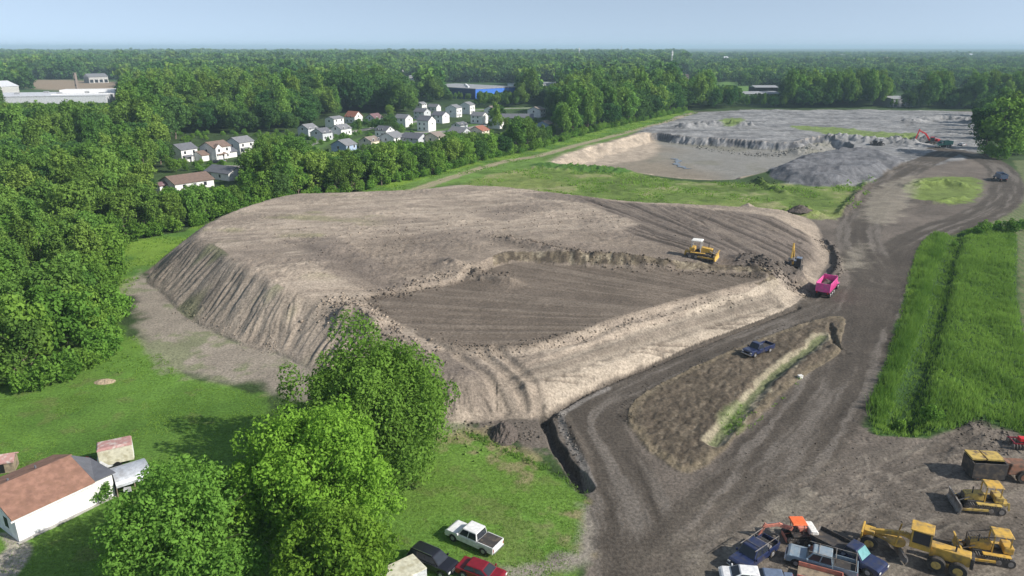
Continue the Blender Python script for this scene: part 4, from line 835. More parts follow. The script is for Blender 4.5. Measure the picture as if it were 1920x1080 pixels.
house(862, 246, 'E', "low grey house with a white end and two dark windows near the hedge", 'roof_slate', 'siding_grey', w=8.5, d=6, wh=3.8, rh=1.4)
house(899, 231, 'G', "grey-roofed house with a white gable right of the low grey one", 'roof_grey', 'siding_white', w=9, d=7, wh=5)
house(862, 262, 'G', "house with a pale blue-grey hipped roof just above the tree tops", 'roof_grey', 'siding_grey', w=9.5, d=8, wh=4.2, rh=2.4)
house(898, 260, 'E', "house with an orange-red roof just above the tree tops", 'roof_red', 'siding_cream', w=8, d=8.5, wh=4.6)
house(968, 230, 'G', "long single-storey building with a dark slate roof beside the estate street", 'roof_slate', 'siding_grey', w=22, d=9, wh=3.4, rh=2.2, da=30)
house(1006, 219, 'E', "taupe-roofed white house behind the long slate-roofed building", 'roof_taupe', 'siding_white', w=9, d=10, wh=5)
house(1021, 250, 'E', "rightmost estate house, taupe roof, white front and vivid blue side", 'roof_taupe', 'siding_blue', w=6.5, d=8, wh=5.4, rh=1.8)
house(918, 283, 'E', "small house whose grey roof shows through a gap in the tree row", 'roof_grey', w=6, wh=3.2, rh=1.6)
house(932, 240, 'E', "white-sided house with a slate roof between the long slate-roofed building and the hedge", 'roof_slate', w=8, d=8, wh=4.8)
house(1052, 226, 'G', "pale gabled house farthest right, behind the one with the vivid blue side", 'roof_taupe', w=8.5, d=7, wh=4.6)
house(722, 256, 'G', "slate-roofed low house squeezed between shrubs left of the pale grey roofs", 'roof_slate', w=8, d=7, wh=3.6)
house(604, 262, 'E', "grey-sided house with a slate roof low among the trees of the second row", 'roof_slate', 'siding_grey', w=8, d=8, wh=4)
house(922, 219, 'E', "white house with a taupe roof at the back, left of the long slate-roofed building", 'roof_taupe', w=7.5, d=8, wh=5.4)
# big sheds and far buildings
def shed(name, a, b, depth, h, wm, rm, label, cat, flat=True, rh=1.5, split=None):
    ax, ay = P(*a); bx, by = P(*b); L = math.hypot(bx - ax, by - ay); rz = math.atan2(by - ay, bx - ax); r = empty(name, (ax, ay, 0), rz, label, cat)
    MB().box(0, L, 0, depth, -.5, h).build('wall', wm, r)
    if flat: MB().box(-.3, L + .3, -.3, depth + .3, h, h + .5).build('roof', rm, r)
    else: gable(r, L, depth, h - .05, rh, wm, rm, L / 2, depth / 2, 0, .5, 'x', 'roof', 'gable_wall')
    return r, L
def local_windows(r, L, n, z, w, h, y=0, m='glass_dark', name='window'):
    for k in range(n): pane(r, L * (k + .5) / n, y, z, w, h, '-y', name, m, False)
r, L = shed('warehouse', (892, 187), (970, 182), 92, 9.5, 'cladding_blue', 'flat_roof_grey', "big bright blue warehouse with a grey flat roof beyond the houses", 'warehouse')
MB().box(-.35, -.1, 0, 92, -.4, 9.2).build('shaded_side', 'cladding_shade_door_navy', r)  # sheet over the left face: shade on the blue cladding put into navy colour
for xx in (5, 22, 38): pane(r, xx, 0, 2.2, 3.2, 4.2, '-y', 'loading_door', 'cladding_shade_door_navy', False)
for k in range(5): MB().box(8 + 7 * k, 10 + 7 * k, 20 + 9 * k, 22.5 + 9 * k, 10, 11.4).build('roof_vent', 'metal_roof', r)
r, L = shed('factory', (1008, 172), (1052, 168), 40, 7.5, 'siding_white', 'flat_roof_grey', "white factory with dark openings right of the blue warehouse", 'factory'); local_windows(r, L, 3, 2.4, 4, 3.6)
MB().box(L * .45, L * .95, -3, 0, -.3, 9).build('front_block', 'siding_white', r)
r, L = shed('factory', (-60, 197), (200, 193), 62, 6.2, 'metal_roof', 'metal_roof', "sprawling low factory with a pale metal roof at the far left", 'factory')
for k in range(9): MB().box(8 + 18 * k, 12 + 18 * k, 12 + (k * 17) % 40, 15 + (k * 17) % 40, 6.7, 8.2).build('roof_vent', 'flat_roof_grey', r)
MB().box(60, 118, 14, 15, 6.72, 7.6).build('parapet', 'siding_white', r); MB().box(L * .55, L * .98, 40, 58, 6.7, 9.5).build('upper_roof', 'siding_white', r)
r, L = shed('factory_hall', (-10, 181), (38, 178), 30, 9, 'siding_white', 'metal_roof', "white-gabled factory hall behind the sprawling metal roof", 'factory', False, 5); 
r, L = shed('silo_tower', (142, 170), (145, 170), 4, 19, 'roof_taupe', 'roof_taupe', "slim tan tower standing at the edge of the brown field", 'tower')
for k in range(3): pane(r, L / 2, 0, 6 + 6 * k, 1.2, 1.6, '-y', 'window', 'glass_dark', False)
r, L = shed('barn', (168, 156), (204, 155), 30, 8, 'siding_white', 'roof_grey', "long grey-roofed barn with a white wall beyond the brown field", 'barn', False, 4); local_windows(r, L, 4, 2.5, 4, 4)
r, L = shed('farmhouse', (68, 139), (84, 138), 16, 9, 'siding_white', 'metal_roof', "white farmhouse among far trees above the brown field", 'house', False, 4); local_windows(r, L, 3, 3, 2, 2)
r, L = shed('farmhouse', (20, 137), (28, 137), 12, 8, 'siding_white', 'roof_grey', "small white farmhouse at the far left above the pink field", 'house', False, 4); local_windows(r, L, 2, 3, 2, 2)
for k, (a, b, lb) in enumerate((((1391, 189), (1463, 188), "long white shed with a low grey roof behind scrub beyond the gravel yard"), ((1415, 176), (1458, 176), "white-ended grey shed standing behind the long white shed"), ((1672, 201), (1712, 200), "grey shed in the dark trees beyond the gravel yard"), ((1782, 184), (1804, 184), "pale-roofed shed deep in the trees near the gravel yard's far right corner"))):
    r, L = shed('shed', a, b, 22, (6, 6.5, 6.5, 5)[k], ('siding_white', 'siding_white', 'siding_grey', 'siding_grey')[k], ('flat_roof_grey', 'flat_roof_grey', 'flat_roof_grey', 'metal_roof')[k], lb, 'shed', False, 1.6); local_windows(r, L, 3, 1.8, 3, 3)
for k, (px, py, w, h, lb) in enumerate(((456, 106, 26, 22, "tiny white church with a steeple near the horizon"), (756, 143, 9, 17, "white block tower poking out of the forest behind the houses"), (775, 154, 40, 8, "low white building below the white block tower"), (1283, 153, 40, 9, "brownish flat building in the forest beyond the end of the tree row"))):
    r, L = shed(('church', 'block_tower', 'hall', 'hall')[k], (px - w * .2, py), (px + w * .2, py), 14, h * (.45 if k == 0 else 1), 'siding_white' if k < 3 else 'roof_taupe', 'metal_roof' if k < 3 else 'roof_brown', lb, ('church', 'tower', 'hall', 'hall')[k], k != 0, 4)
    if k == 0: MB().box(L * .42, L * .58, -2, 8, 0, 26).frus((L * .42, L * .58, -2, 8), (L * .5, L * .501, 3, 3.01), 26, 44).build('steeple', 'siding_white', r)
    if k > 0: local_windows(r, L, 2 if k == 1 else 4, h * .6, L * .12, 1.5)
fr_ = random.Random(3)
for k in range(22):   # scattered far roofs among the forest
    px, py = fr_.uniform(20, 1880), fr_.uniform(98, 128); w = fr_.uniform(3, 9)
    r, L = shed('far_house', (px, py), (px + w, py), 14, fr_.uniform(17, 21), ('siding_white', 'siding_cream')[k % 2], ('roof_grey', 'metal_roof', 'roof_taupe')[k % 3], "pale roof of a far building showing among the tree tops of the forest", 'building', False, 3); r['group'] = 'far buildings in the forest'
# lattice masts
def mast(px, py, h, label):
    x, y = P(px, py); r = empty('radio_mast', (x, y, 0), .4, label, 'mast'); b = MB(); w = .9 + h * .02
    c = [(math.cos(a) * w, math.sin(a) * w) for a in (0, 2.09, 4.19)]
    for cx_, cy_ in c: b.beam((cx_, cy_, 0), (cx_ * .35, cy_ * .35, h), .28, .28)
    b.build('leg_frame', 'metal_roof', r); g = MB(); n = int(h / 3)
    for k in range(n):
        t0, t1 = k / n, (k + 1) / n; s0, s1 = 1 - .65 * t0, 1 - .65 * t1
        for i in range(3): g.beam((c[i][0] * s0, c[i][1] * s0, h * t0), (c[(i + 1) % 3][0] * s1, c[(i + 1) % 3][1] * s1, h * t1), .14, .14)
    g.build('bracing', 'metal_roof', r)
    for k, z in enumerate((.86, .93)):
        a = MB()
        for i in range(3): a.box(c[i][0] * .9 - .25, c[i][0] * .9 + .25, c[i][1] * .9 - .25, c[i][1] * .9 + .25, h * z - 1.2, h * z + 1.2)
        a.build('antenna', 'trim_white', r)
mast(1257, 150, 42, "tall lattice radio mast rising above the forest right of centre"); mast(1085, 128, 46, "distant lattice radio mast above the forest at centre"); mast(1164, 112, 52, "faintest thin mast near the horizon between the two larger masts")
# ---- the white house and its yard, lower left
ax, ay = P(37, 1017); bx, by = P(217, 929); Lw = math.hypot(bx - ax, by - ay); rz = math.atan2(by - ay, bx - ax)
hr = empty('house', (ax, ay, 0), rz, "white house with a copper-brown roof at the lower left corner", 'house'); wh = 2.9; dp = 8.6; Lm = Lw * .80; rh = 1.5
w_ = MB(); w_.prismx([(0, -.2), (dp, -.2), (dp, wh), (dp / 2, wh + rh), (0, wh)], 0, Lm); w_.hull([(Lm, 0, -.2), (Lw, 0, -.2), (Lw, dp * .55, -.2), (Lm, dp * .55, -.2)], [(Lm, 0, wh), (Lw, 0, wh * .96), (Lw, dp * .55, wh * .9), (Lm, dp * .55, wh)]); w_.build('wall', 'siding_white', hr)
r_ = MB(); k = rh / (dp / 2)
r_.prismx([(-.35, wh - .35 * k + .03), (dp / 2, wh + rh + .03), (dp / 2, wh + rh + .2), (-.35, wh - .35 * k + .2)], -.35, Lm)
r_.prismx([(dp / 2, wh + rh + .03), (dp + .4, wh - .4 * k + .03), (dp + .4, wh - .4 * k + .2), (dp / 2, wh + rh + .2)], -.35, Lm + .2)
ro = r_.build('roof', 'roof_copper', hr)
for q in ((1.8, dp * .56), (4.6, dp * .60)): MB().tube((q[0], q[1], wh + rh - .5), (q[0], q[1], wh + rh + .25), .12, .10).build('vent_pipe', 'roof_slate', ro)
g_ = MB(); g_.add([(Lm + .02, -.3, wh + .10), (Lw + .3, -.3, wh + .02), (Lw + .3, dp * .58, wh), (Lm + .02, dp / 2, wh + rh + .17), (Lm + .02, -.3, wh - .02), (Lw + .3, -.3, wh - .1), (Lw + .3, dp * .58, wh - .12), (Lm + .02, dp / 2, wh + rh - .1)], [[0, 1, 2], [0, 2, 3], [4, 6, 5], [4, 7, 6], [0, 4, 5, 1], [1, 5, 6, 2], [2, 6, 7, 3], [3, 7, 4, 0]]); g_.build('annex_roof', 'roof_slate', hr)
pane(hr, 0, 2.2, 1.5, 0.9, 1.2, '-x'); pane(hr, 0, 6.0, 1.5, 0.9, 1.2, '-x'); MB().box(-.45, Lm, -.42, -.34, wh - .28, wh - .12).build('gutter', 'trim_white', hr)
cb = MB(); cb.box(-.2, Lw + .1, -.35, -.02, -.1, .12); cb.build('footing', 'concrete', hr)
M['rust_roof'] = mat('rust_roof', (0.42, 0.24, 0.22), .8, dirt=(0.55, 0.50, 0.46), scale=2.5); M['panel_cream'] = mat('panel_cream', (0.62, 0.60, 0.48), .7, dirt=(0.45, 0.42, 0.30))
M['galv'] = mat('galv', (0.60, 0.63, 0.67), .45, .35, dirt=(0.45, 0.46, 0.48)); M['tarp'] = mat('tarp', (0.55, 0.56, 0.58), .8, dirt=(0.32, 0.32, 0.33)); M['red'] = mat('red', (0.45, 0.02, 0.02), .4); M['black'] = mat('black', (0.015, 0.015, 0.017), .5); M['wood'] = mat('wood', (0.30, 0.24, 0.17), .85, dirt=(0.16, 0.13, 0.10))
x, y = P(221, 868); tb = empty('box_trailer', (x, y, 0), R(28), "old cream box trailer with a rust-blotched roof behind the hoop shed", 'trailer')
MB().box(-1.8, 1.8, -1.1, 1.1, .55, 2.55).build('body', 'panel_cream', tb, .04); MB().frus((-1.85, 1.85, -1.15, 1.15), (-1.7, 1.7, -.9, .9), 2.55, 2.78).build('roof', 'rust_roof', tb); MB().box(1.8, 1.84, -.9, .9, .7, 2.4).build('door', 'trim_white', tb); MB().box(-2.6, -1.8, -.1, .1, .5, .62).build('drawbar', 'black', tb)
for s in (-1, 1): MB().tube((0, s * 1.0, .38), (0, s * 1.22, .38), .38, n=16).build('wheel', 'black', tb)
x, y = P(206, 874); tp = empty('covered_cart', (x, y, 0), R(40), "low cart under a crumpled pale grey tarpaulin between trailer and hoop shed", 'cart'); q = MB()
q.frus((-1.3, 1.1, -.8, .8), (-1.0, .5, -.55, .5), .25, 1.5).build('tarpaulin', 'tarp', tp, .12); q = MB(); q.box(-1.3, 1.2, -.7, .7, .1, .3); q.build('frame', 'black', tp)
x, y = P(248, 907); hs = empty('hoop_shed', (x, y, 0), R(38), "open arched shed with a pale metal roof beside the white house", 'shed'); hp = []; n = 12; wdt, ln = 2.0, 3.6
o_ = [( -wdt * math.cos(math.pi * k / n), 1.15 + 1.15 * math.sin(math.pi * k / n)) for k in range(n + 1)]; i_ = [(a * .97, b - .05) for a, b in o_]
rf_ = MB(); 
for k in range(n): rf_.prismx([o_[k], o_[k + 1], i_[k + 1], i_[k]], -ln / 2, ln / 2)
rf_.build('arched_roof', 'galv', hs)
for sx in (-ln / 2, 0, ln / 2):
    for sy in (-1, 1): MB().box(sx - .05, sx + .05, sy * wdt * .96 - .05, sy * wdt * .96 + .05, 0, 1.2).build('post', 'wood', hs)
bw = MB(); bw.prismx([(a * .96, b - .06) for a, b in o_] + [(wdt * .96, 0), (-wdt * .96, 0)], -ln / 2 - .04, -ln / 2).build('back_wall', 'black', hs); MB().box(ln / 2 - .04, ln / 2 + .02, -wdt * .95, wdt * .95, 1.0, 1.16).build('tie_beam', 'wood', hs)
MB().box(ln / 2 - .02, ln / 2 + .03, .15, .75, 1.35, 1.85).build('panel', 'panel_cream', hs)
for k, (px, py, a, b, h, m, nm, lb) in enumerate(((240, 925, .7, .5, .7, 'tarp', 'crate', "pale crate standing in the open hoop shed's near corner"), (262, 893, .9, .5, .5, 'wood', 'lumber_stack', "brown lumber stack at the right of the hoop shed"), (270, 880, 1.2, .5, .3, 'black', 'pallet', "dark pallet lying behind the hoop shed"))):
    x, y = P(px, py); r = empty(nm, (x, y, 0), R(20 + 30 * k), lb, nm.replace('_', ' '))
    for j in range(3): MB().box(-a / 2, a / 2, -b / 2, b / 2, h * j / 3, h * (j + .85) / 3).build('board', m, r)
x, y = P(170, 871); lt = empty('lawn_tractor', (x, y, 0), R(160), "small red lawn tractor parked behind the white house", 'lawn tractor')
MB().frus((-.2, .85, -.32, .32), (-.1, .75, -.26, .26), .35, .85).build('hood', 'red', lt, .05); MB().box(-.9, .2, -.35, .35, .3, .5).build('body', 'red', lt, .04); MB().box(-.65, -.25, -.22, .22, .5, .85).build('seat', 'black', lt, .05); MB().tube((-.1, 0, .8), (-.2, 0, 1.05), .15, .15, 10).build('steering_wheel', 'black', lt)
for xx, r0 in ((-.6, .3), (.6, .2)):
    for s in (-1, 1): MB().tube((xx, s * .32, r0), (xx, s * .5, r0), r0, n=14).build('wheel', 'black', lt)
x, y = P(8, 880); sh = empty('shed', (x, y, 0), R(20), "small weathered shed with a pinkish roof at the left edge of the lawn", 'shed'); gable(sh, 2.6, 1.9, 1.3, .5, 'wood', 'rust_roof', ov=.15); pane(sh, 0, -.95, .65, .7, 1.2, '-y', 'door', 'black', False)
# pale slab at the bottom: flat trailer deck roof
x, y = P(745, 1083, .9); cv = empty('cargo_trailer', (x, y, 0), R(38), "white cargo trailer with a pale flat top cut by the bottom edge", 'trailer'); MB().box(-2.4, 2.4, -1.25, 1.25, .5, 1.5).build('body', 'tarp', cv, .05); MB().box(-2.42, 2.42, -1.27, 1.27, 1.5, 1.58).build('roof', 'panel_cream', cv, .02)
for xx in (-.5, .5):
    for s in (-1, 1): MB().tube((xx, s * 1.1, .35), (xx, s * 1.3, .35), .35, n=16).build('wheel', 'black', cv)
# clod heaps
def heap(px, py, rx, ry, h, m, label, seed, name='dirt_pile', z=None):
    x, y = P(px, py); g = np.random.default_rng(seed); n = 60; u = np.linspace(-1, 1, n); X, Y = np.meshgrid(u, u); rr_ = np.hypot(X, Y)
    Z = h * np.clip(1 - rr_ ** 1.6, 0, 1) * (1 + 0.5 * fbm(X * 2.2 + seed, Y * 2.2, seed, 3)) + 0.16 * fbm(X * 9, Y * 9, seed + 1, 3) * (rr_ < .95) * h - 0.10 * (rr_ > .97)
    f0 = (np.arange(n - 1)[:, None] * n + np.arange(n - 1)[None]); f = np.stack([f0, f0 + 1, f0 + n + 1, f0 + n], -1).reshape(-1, 4); keep = (rr_[:-1, :-1].ravel() < 1.0)
    o = link(name, npmesh(name, np.stack([X * rx, Y * ry, Z], -1).reshape(-1, 3), f[keep], M[m], None, True)); o.location = (x, y, ground_z(x, y) - .02 if z is None else z); tag(o, label, 'pile')
M['soil_dark'] = mat('soil_dark', (0.10, 0.082, 0.070), .95, scale=6, var=.4); M['soil_tan'] = mat('soil_tan', (0.38, 0.30, 0.20), .95, scale=5, var=.3)
heap(945, 815, 1.9, 2.9, 1.3, 'soil_dark', "dark clod pile at the foot of the earth mound's near corner", 4); heap(197, 716, 1.7, 1.0, .4, 'soil_tan', "flat tan sand pile on the lawn near the left wood", 5)
heap(1500, 402, 4.0, 2.4, 1.8, 'soil_dark', "dark soil pile behind the furrowed part of the mound", 6)
# ------------------------------------------------------------------ vehicles and machines
for n_, c_, kw in (('paint_white', (0.78, 0.78, 0.78), {'rough': .3, 'coat': .5}), ('paint_navy', (0.018, 0.028, 0.085), {'rough': .3, 'coat': .6, 'dirt': (0.05, 0.05, 0.07)}), ('paint_black', (0.012, 0.012, 0.018), {'rough': .28, 'coat': .6}), ('paint_red', (0.20, 0.006, 0.015), {'rough': .3, 'coat': .5}),
                   ('paint_paleblue', (0.22, 0.29, 0.35), {'rough': .4, 'coat': .3, 'dirt': (0.30, 0.33, 0.35)}), ('paint_steel', (0.14, 0.18, 0.26), {'rough': .35, 'coat': .4}), ('paint_pink', (0.78, 0.10, 0.36), {'rough': .45, 'dirt': (0.60, 0.16, 0.32)}), ('cat_yellow', (0.60, 0.37, 0.07), {'rough': .6, 'dirt': (0.30, 0.21, 0.09)}), ('old_yellow', (0.50, 0.36, 0.10), {'rough': .7, 'dirt': (0.14, 0.10, 0.07)}),
                   ('orange', (0.85, 0.17, 0.05), {'rough': .5}), ('salmon', (0.66, 0.24, 0.17), {'rough': .6, 'dirt': (0.45, 0.2, 0.15)}), ('dig_red', (0.60, 0.03, 0.035), {'rough': .5}), ('dump_green', (0.05, 0.20, 0.17), {'rough': .5}), ('steel_dark', (0.055, 0.05, 0.048), {'rough': .6, 'dirt': (0.13, 0.105, 0.08)}),
                   ('steel_worn', (0.30, 0.28, 0.26), {'rough': .55, 'metal': .4, 'dirt': (0.17, 0.13, 0.10)}), ('rubber', (0.040, 0.037, 0.034), {'rough': .9, 'dirt': (0.10, 0.085, 0.07)}), ('rim_grey', (0.42, 0.42, 0.43), {'rough': .4, 'metal': .5}), ('rust', (0.22, 0.11, 0.07), {'rough': .9, 'dirt': (0.12, 0.085, 0.065)}), ('lamp_red', (0.5, 0.02, 0.02), {'rough': .3}), ('lamp_clear', (0.75, 0.75, 0.72), {'rough': .2}), ('chrome', (0.6, 0.6, 0.6), {'rough': .2, 'metal': .9}), ('white_plain', (0.75, 0.74, 0.70), {'rough': .6})):
    M[n_] = mat(n_, c_, **kw)
def wheel(root, x, y, r, w, rim='rim_grey', n=22, name='wheel'):
    o = MB().tube((x, y - w / 2, r), (x, y + w / 2, r), r, n=n).build(name, 'rubber', root, min(.05, w * .15)); s = 1 if y > 0 else -1
    MB().tube((x, y + s * (w / 2 - .03), r), (x, y + s * (w / 2 + .02), r), r * .58, r * .5, 16).build('rim', rim, o)
    return o
def quadpanel(root, pts, n, m, name, t=.015, inset=.0):
    pts = [Vector(p) for p in pts]; c = sum(pts, Vector()) / 4; pts = [c + (p - c) * (1 - inset) for p in pts]; nn = (pts[1] - pts[0]).cross(pts[3] - pts[0]).normalized()
    if nn.dot(Vector(n)) < 0: nn = -nn
    return MB().hull([p + nn * .002 for p in pts], [p + nn * t for p in pts]).build(name, m, root)
def glasshouse(root, lo, hi, z0, z1, roofm, skip_rear=False, split=2):
    """tapered cab upper: pillars and roof in body colour with glass set proud of its faces. lo, hi = (x0,x1,y)"""
    (a0, a1, ay), (b0, b1, by) = lo, hi
    cab = MB().frus((a0, a1, -ay, ay), (b0, b1, -by, by), z0, z1).build('cab', roofm, root, .07)
    f = lambda x, y, z: (x, y, z); k0, k1 = .10, .88
    def face(pA, pB, pC, pD, n, name, u0=.06, u1=.94):
        A, B, C, D = map(Vector, (pA, pB, pC, pD)); lerp = lambda u, v: (A.lerp(B, u)).lerp(D.lerp(C, u), v)
        quadpanel(root, [lerp(u0, k0), lerp(u1, k0), lerp(u1, k1), lerp(u0, k1)], n, 'glass_dark', name)
    face((a1, -ay, z0), (a1, ay, z0), (b1, by, z1), (b1, -by, z1), (1, 0, .5), 'windscreen')
    if not skip_rear: face((a0, -ay, z0), (a0, ay, z0), (b0, by, z1), (b0, -by, z1), (-1, 0, .5), 'rear_window')
    for s in (-1, 1):
        for k in range(split): face((a0, s * ay, z0), (a1, s * ay, z0), (b1, s * by, z1), (b0, s * by, z1), (0, s, .2), 'side_window', .05 + .92 * k / split, .92 * (k + 1) / split)
    return cab
def lights(root, xf, xr, y, z, w=.3):
    for s in (-1, 1):
        MB().box(xf - .03, xf + .02, s * y - w / 2, s * y + w / 2, z - .1, z + .1).build('headlight', 'lamp_clear', root, .02)
        MB().box(xr - .02, xr + .03, s * y - .1, s * y + .1, z - .18, z + .2).build('taillight', 'lamp_red', root, .02)
def body_profile(L, zt, hood, r, xa, xb, zb=.42):
    def arch(xc): return [(xc + r * 1.18 * math.cos(a), .36 + r * 1.18 * math.sin(a)) for a in [math.pi * k / 7 for k in range(8)]][::-1]
    return [(-L / 2, zb)] + [(p[0], max(zb, p[1])) for p in arch(xb)] + [(p[0], max(zb, p[1])) for p in arch(xa)] + [(L / 2, zb), (L / 2 + .03, hood * .62), (L / 2 - .08, hood - .1), (L / 2 - .3, hood)]
def place(root, px, py, hd, z=None):
    x, y = P(px, py, z or 0); root.location = (x, y, (ground_z(x, y)) if z is None else z); root.rotation_euler = (0, 0, hd); return root
def heading(a, b):
    (x0, y0), (x1, y1) = P(*a), P(*b); return math.atan2(y1 - y0, x1 - x0)
def pickup(paint, label, bed='open', rack=False, name='pickup_truck', L=5.8, crew=True, cabpaint=None, tool=False, grp=None):
    r = empty(name, (0, 0, 0), 0, label, 'pickup truck', grp); c0 = -0.95 if crew else -.1
    top = [(.95, 1.14), (c0 - .05, 1.12), (c0 - .06, .82), (-L / 2, .82)]
    b = MB(); b.prism(body_profile(L, 1.1, 1.14, .42, L / 2 - .95, -L / 2 + 1.15) + top, -.97, .97); b.build('body', paint, r, .05)
    glasshouse(r, (c0 - .05, 1.40, .92), (c0 + .10, .80, .78), 1.12, 1.93, cabpaint or paint, split=2 if crew else 1)
    xb0, xb1 = -L / 2, c0 - .12
    for s in (-1, 1): MB().box(xb0, xb1, s * .97 - .04 * (s > 0) * 2, s * .97 + .04 * (s < 0) * 2, .80, 1.22).build('bed_side', paint, r, .02)
    MB().box(xb0 - .04, xb0 + .05, -.89, .89, .62, 1.22).build('tailgate', paint, r, .02)
    if bed == 'cover': MB().box(xb0 + .05, xb1, -.89, .89, 1.14, 1.21).build('bed_cover', 'steel_dark', r, .02)
    else: MB().box(xb0 + .06, xb1, -.88, .88, .822, .86).build('bed_floor', 'steel_dark', r)
    if tool: MB().box(xb1 - .55, xb1 - .05, -.86, .86, .95, 1.35).build('toolbox', 'steel_worn', r, .03)
    if rack:
        for s in (-1, 1):
            rk = MB(); rk.tube((xb0 + .2, s * .85, 1.2), (xb0 + .2, s * .85, 1.95), .035, n=6); rk.tube((xb1 - .1, s * .85, 1.2), (xb1 - .1, s * .85, 2.0), .035, n=6); rk.tube((xb0 + .2, s * .85, 1.95), (1.2, s * .80, 2.02), .035, n=6); rk.build('rack_rail', 'steel_worn', r)
        for xx in (xb0 + .2, xb1 - .1, .3): MB().tube((xx, -.85, 2.0), (xx, .85, 2.0), .03, n=6).build('rack_bar', 'steel_worn', r)
    for xx in (L / 2 - .95, -L / 2 + 1.15):
        for s in (-1, 1): wheel(r, xx, s * .86, .40, .27)
    MB().box(L / 2 - .02, L / 2 + .14, -.95, .95, .42, .62).build('front_bumper', 'chrome', r, .03); MB().box(-L / 2 - .14, -L / 2, -.9, .9, .45, .62).build('rear_bumper', 'chrome', r, .03)
    MB().box(L / 2, L / 2 + .05, -.5, .5, .66, .94).build('grille', 'black', r); lights(r, L / 2 + .0, -L / 2 - .02, .8, .86)
    for s in (-1, 1): MB().box(1.15, 1.32, s * 1.0 - .0, s * 1.0 + s * .2, 1.12, 1.34).build('mirror', cabpaint or paint, r, .03) if s > 0 else MB().box(1.15, 1.32, -1.2, -1.0, 1.12, 1.34).build('mirror', cabpaint or paint, r, .03)
    return r
def carlike(paint, label, suv=True, name='suv', L=4.9, cat='suv'):
    r = empty(name, (0, 0, 0), 0, label, cat); h = 1.1 if suv else .95; zr = 1.78 if suv else 1.42; x0 = -L / 2 + .05 if suv else -L / 2 + .75
    b = MB(); b.prism(body_profile(L, h, h - .05, .36, L / 2 - .9, -L / 2 + .9, .36) + [(.95, h), (-L / 2 + .02, h)], -.93, .93); b.build('body', paint, r, .06)
    glasshouse(r, (x0, 1.30, .87), (x0 + .35, .45, .68), h, zr, paint, split=3 if suv else 2)
    for xx in (L / 2 - .9, -L / 2 + .9):
        for s in (-1, 1): wheel(r, xx, s * .84, .36, .24)
    lights(r, L / 2, -L / 2, .72, h - .28); MB().box(L / 2, L / 2 + .05, -.4, .4, h - .45, h - .2).build('grille', 'chrome', r)
    for s in (-1, 1): MB().box(.95, 1.1, min(s * .93, s * 1.12), max(s * .93, s * 1.12), h, h + .16).build('mirror', paint, r, .03)
    if suv:
        for s in (-1, 1): MB().tube((x0 + .5, s * .62, zr + .04), (.35, s * .62, zr + .04), .025, n=6).build('roof_rail', 'chrome', r)
    return r
def track(root, x0, x1, y, w, r, name='track', pads=True):
    n = 9; p = [(x1 + r * math.cos(a), r + r * math.sin(a)) for a in [math.pi / 2 - math.pi * k / n for k in range(n + 1)]] + [(x0 + r * math.cos(a), r + r * math.sin(a)) for a in [-math.pi / 2 - math.pi * k / n for k in range(n + 1)]]
    o = MB().prism(p, y - w / 2, y + w / 2).build(name, 'steel_dark', root, .02)
    if pads:
        q = MB(); L = x1 - x0; m = max(6, int(L / .22))
        for k in range(m): xx = x0 + L * (k + .5) / m; q.box(xx - .03, xx + .03, y - w / 2 - .03, y + w / 2 + .03, 2 * r, 2 * r + .06); q.box(xx - .03, xx + .03, y - w / 2 - .03, y + w / 2 + .03, -.05, .01)
        q.build('grouser', 'steel_worn', o)
    for k in range(4): s = 1 if y > 0 else -1; xx = x0 + (x1 - x0) * k / 3; MB().tube((xx, y + s * w / 2, r), (xx, y + s * (w / 2 + .04), r), r * .55, n=12).build('roller', 'steel_worn', o)
    return o
def canopy(root, x0, x1, y, z0, z1, m, posts=True, t=.1):
    MB().frus((x0 - .12, x1 + .12, -y - .1, y + .1), (x0, x1, -y + .05, y - .05), z1, z1 + t * 1.4).build('canopy_roof', m, root, .03)
    for xx in (x0 + .05, x1 - .05):
        for s in (-1, 1): MB().box(xx - .05, xx + .05, s * (y - .06) - .05, s * (y - .06) + .05, z0, z1).build('canopy_post', m, root)
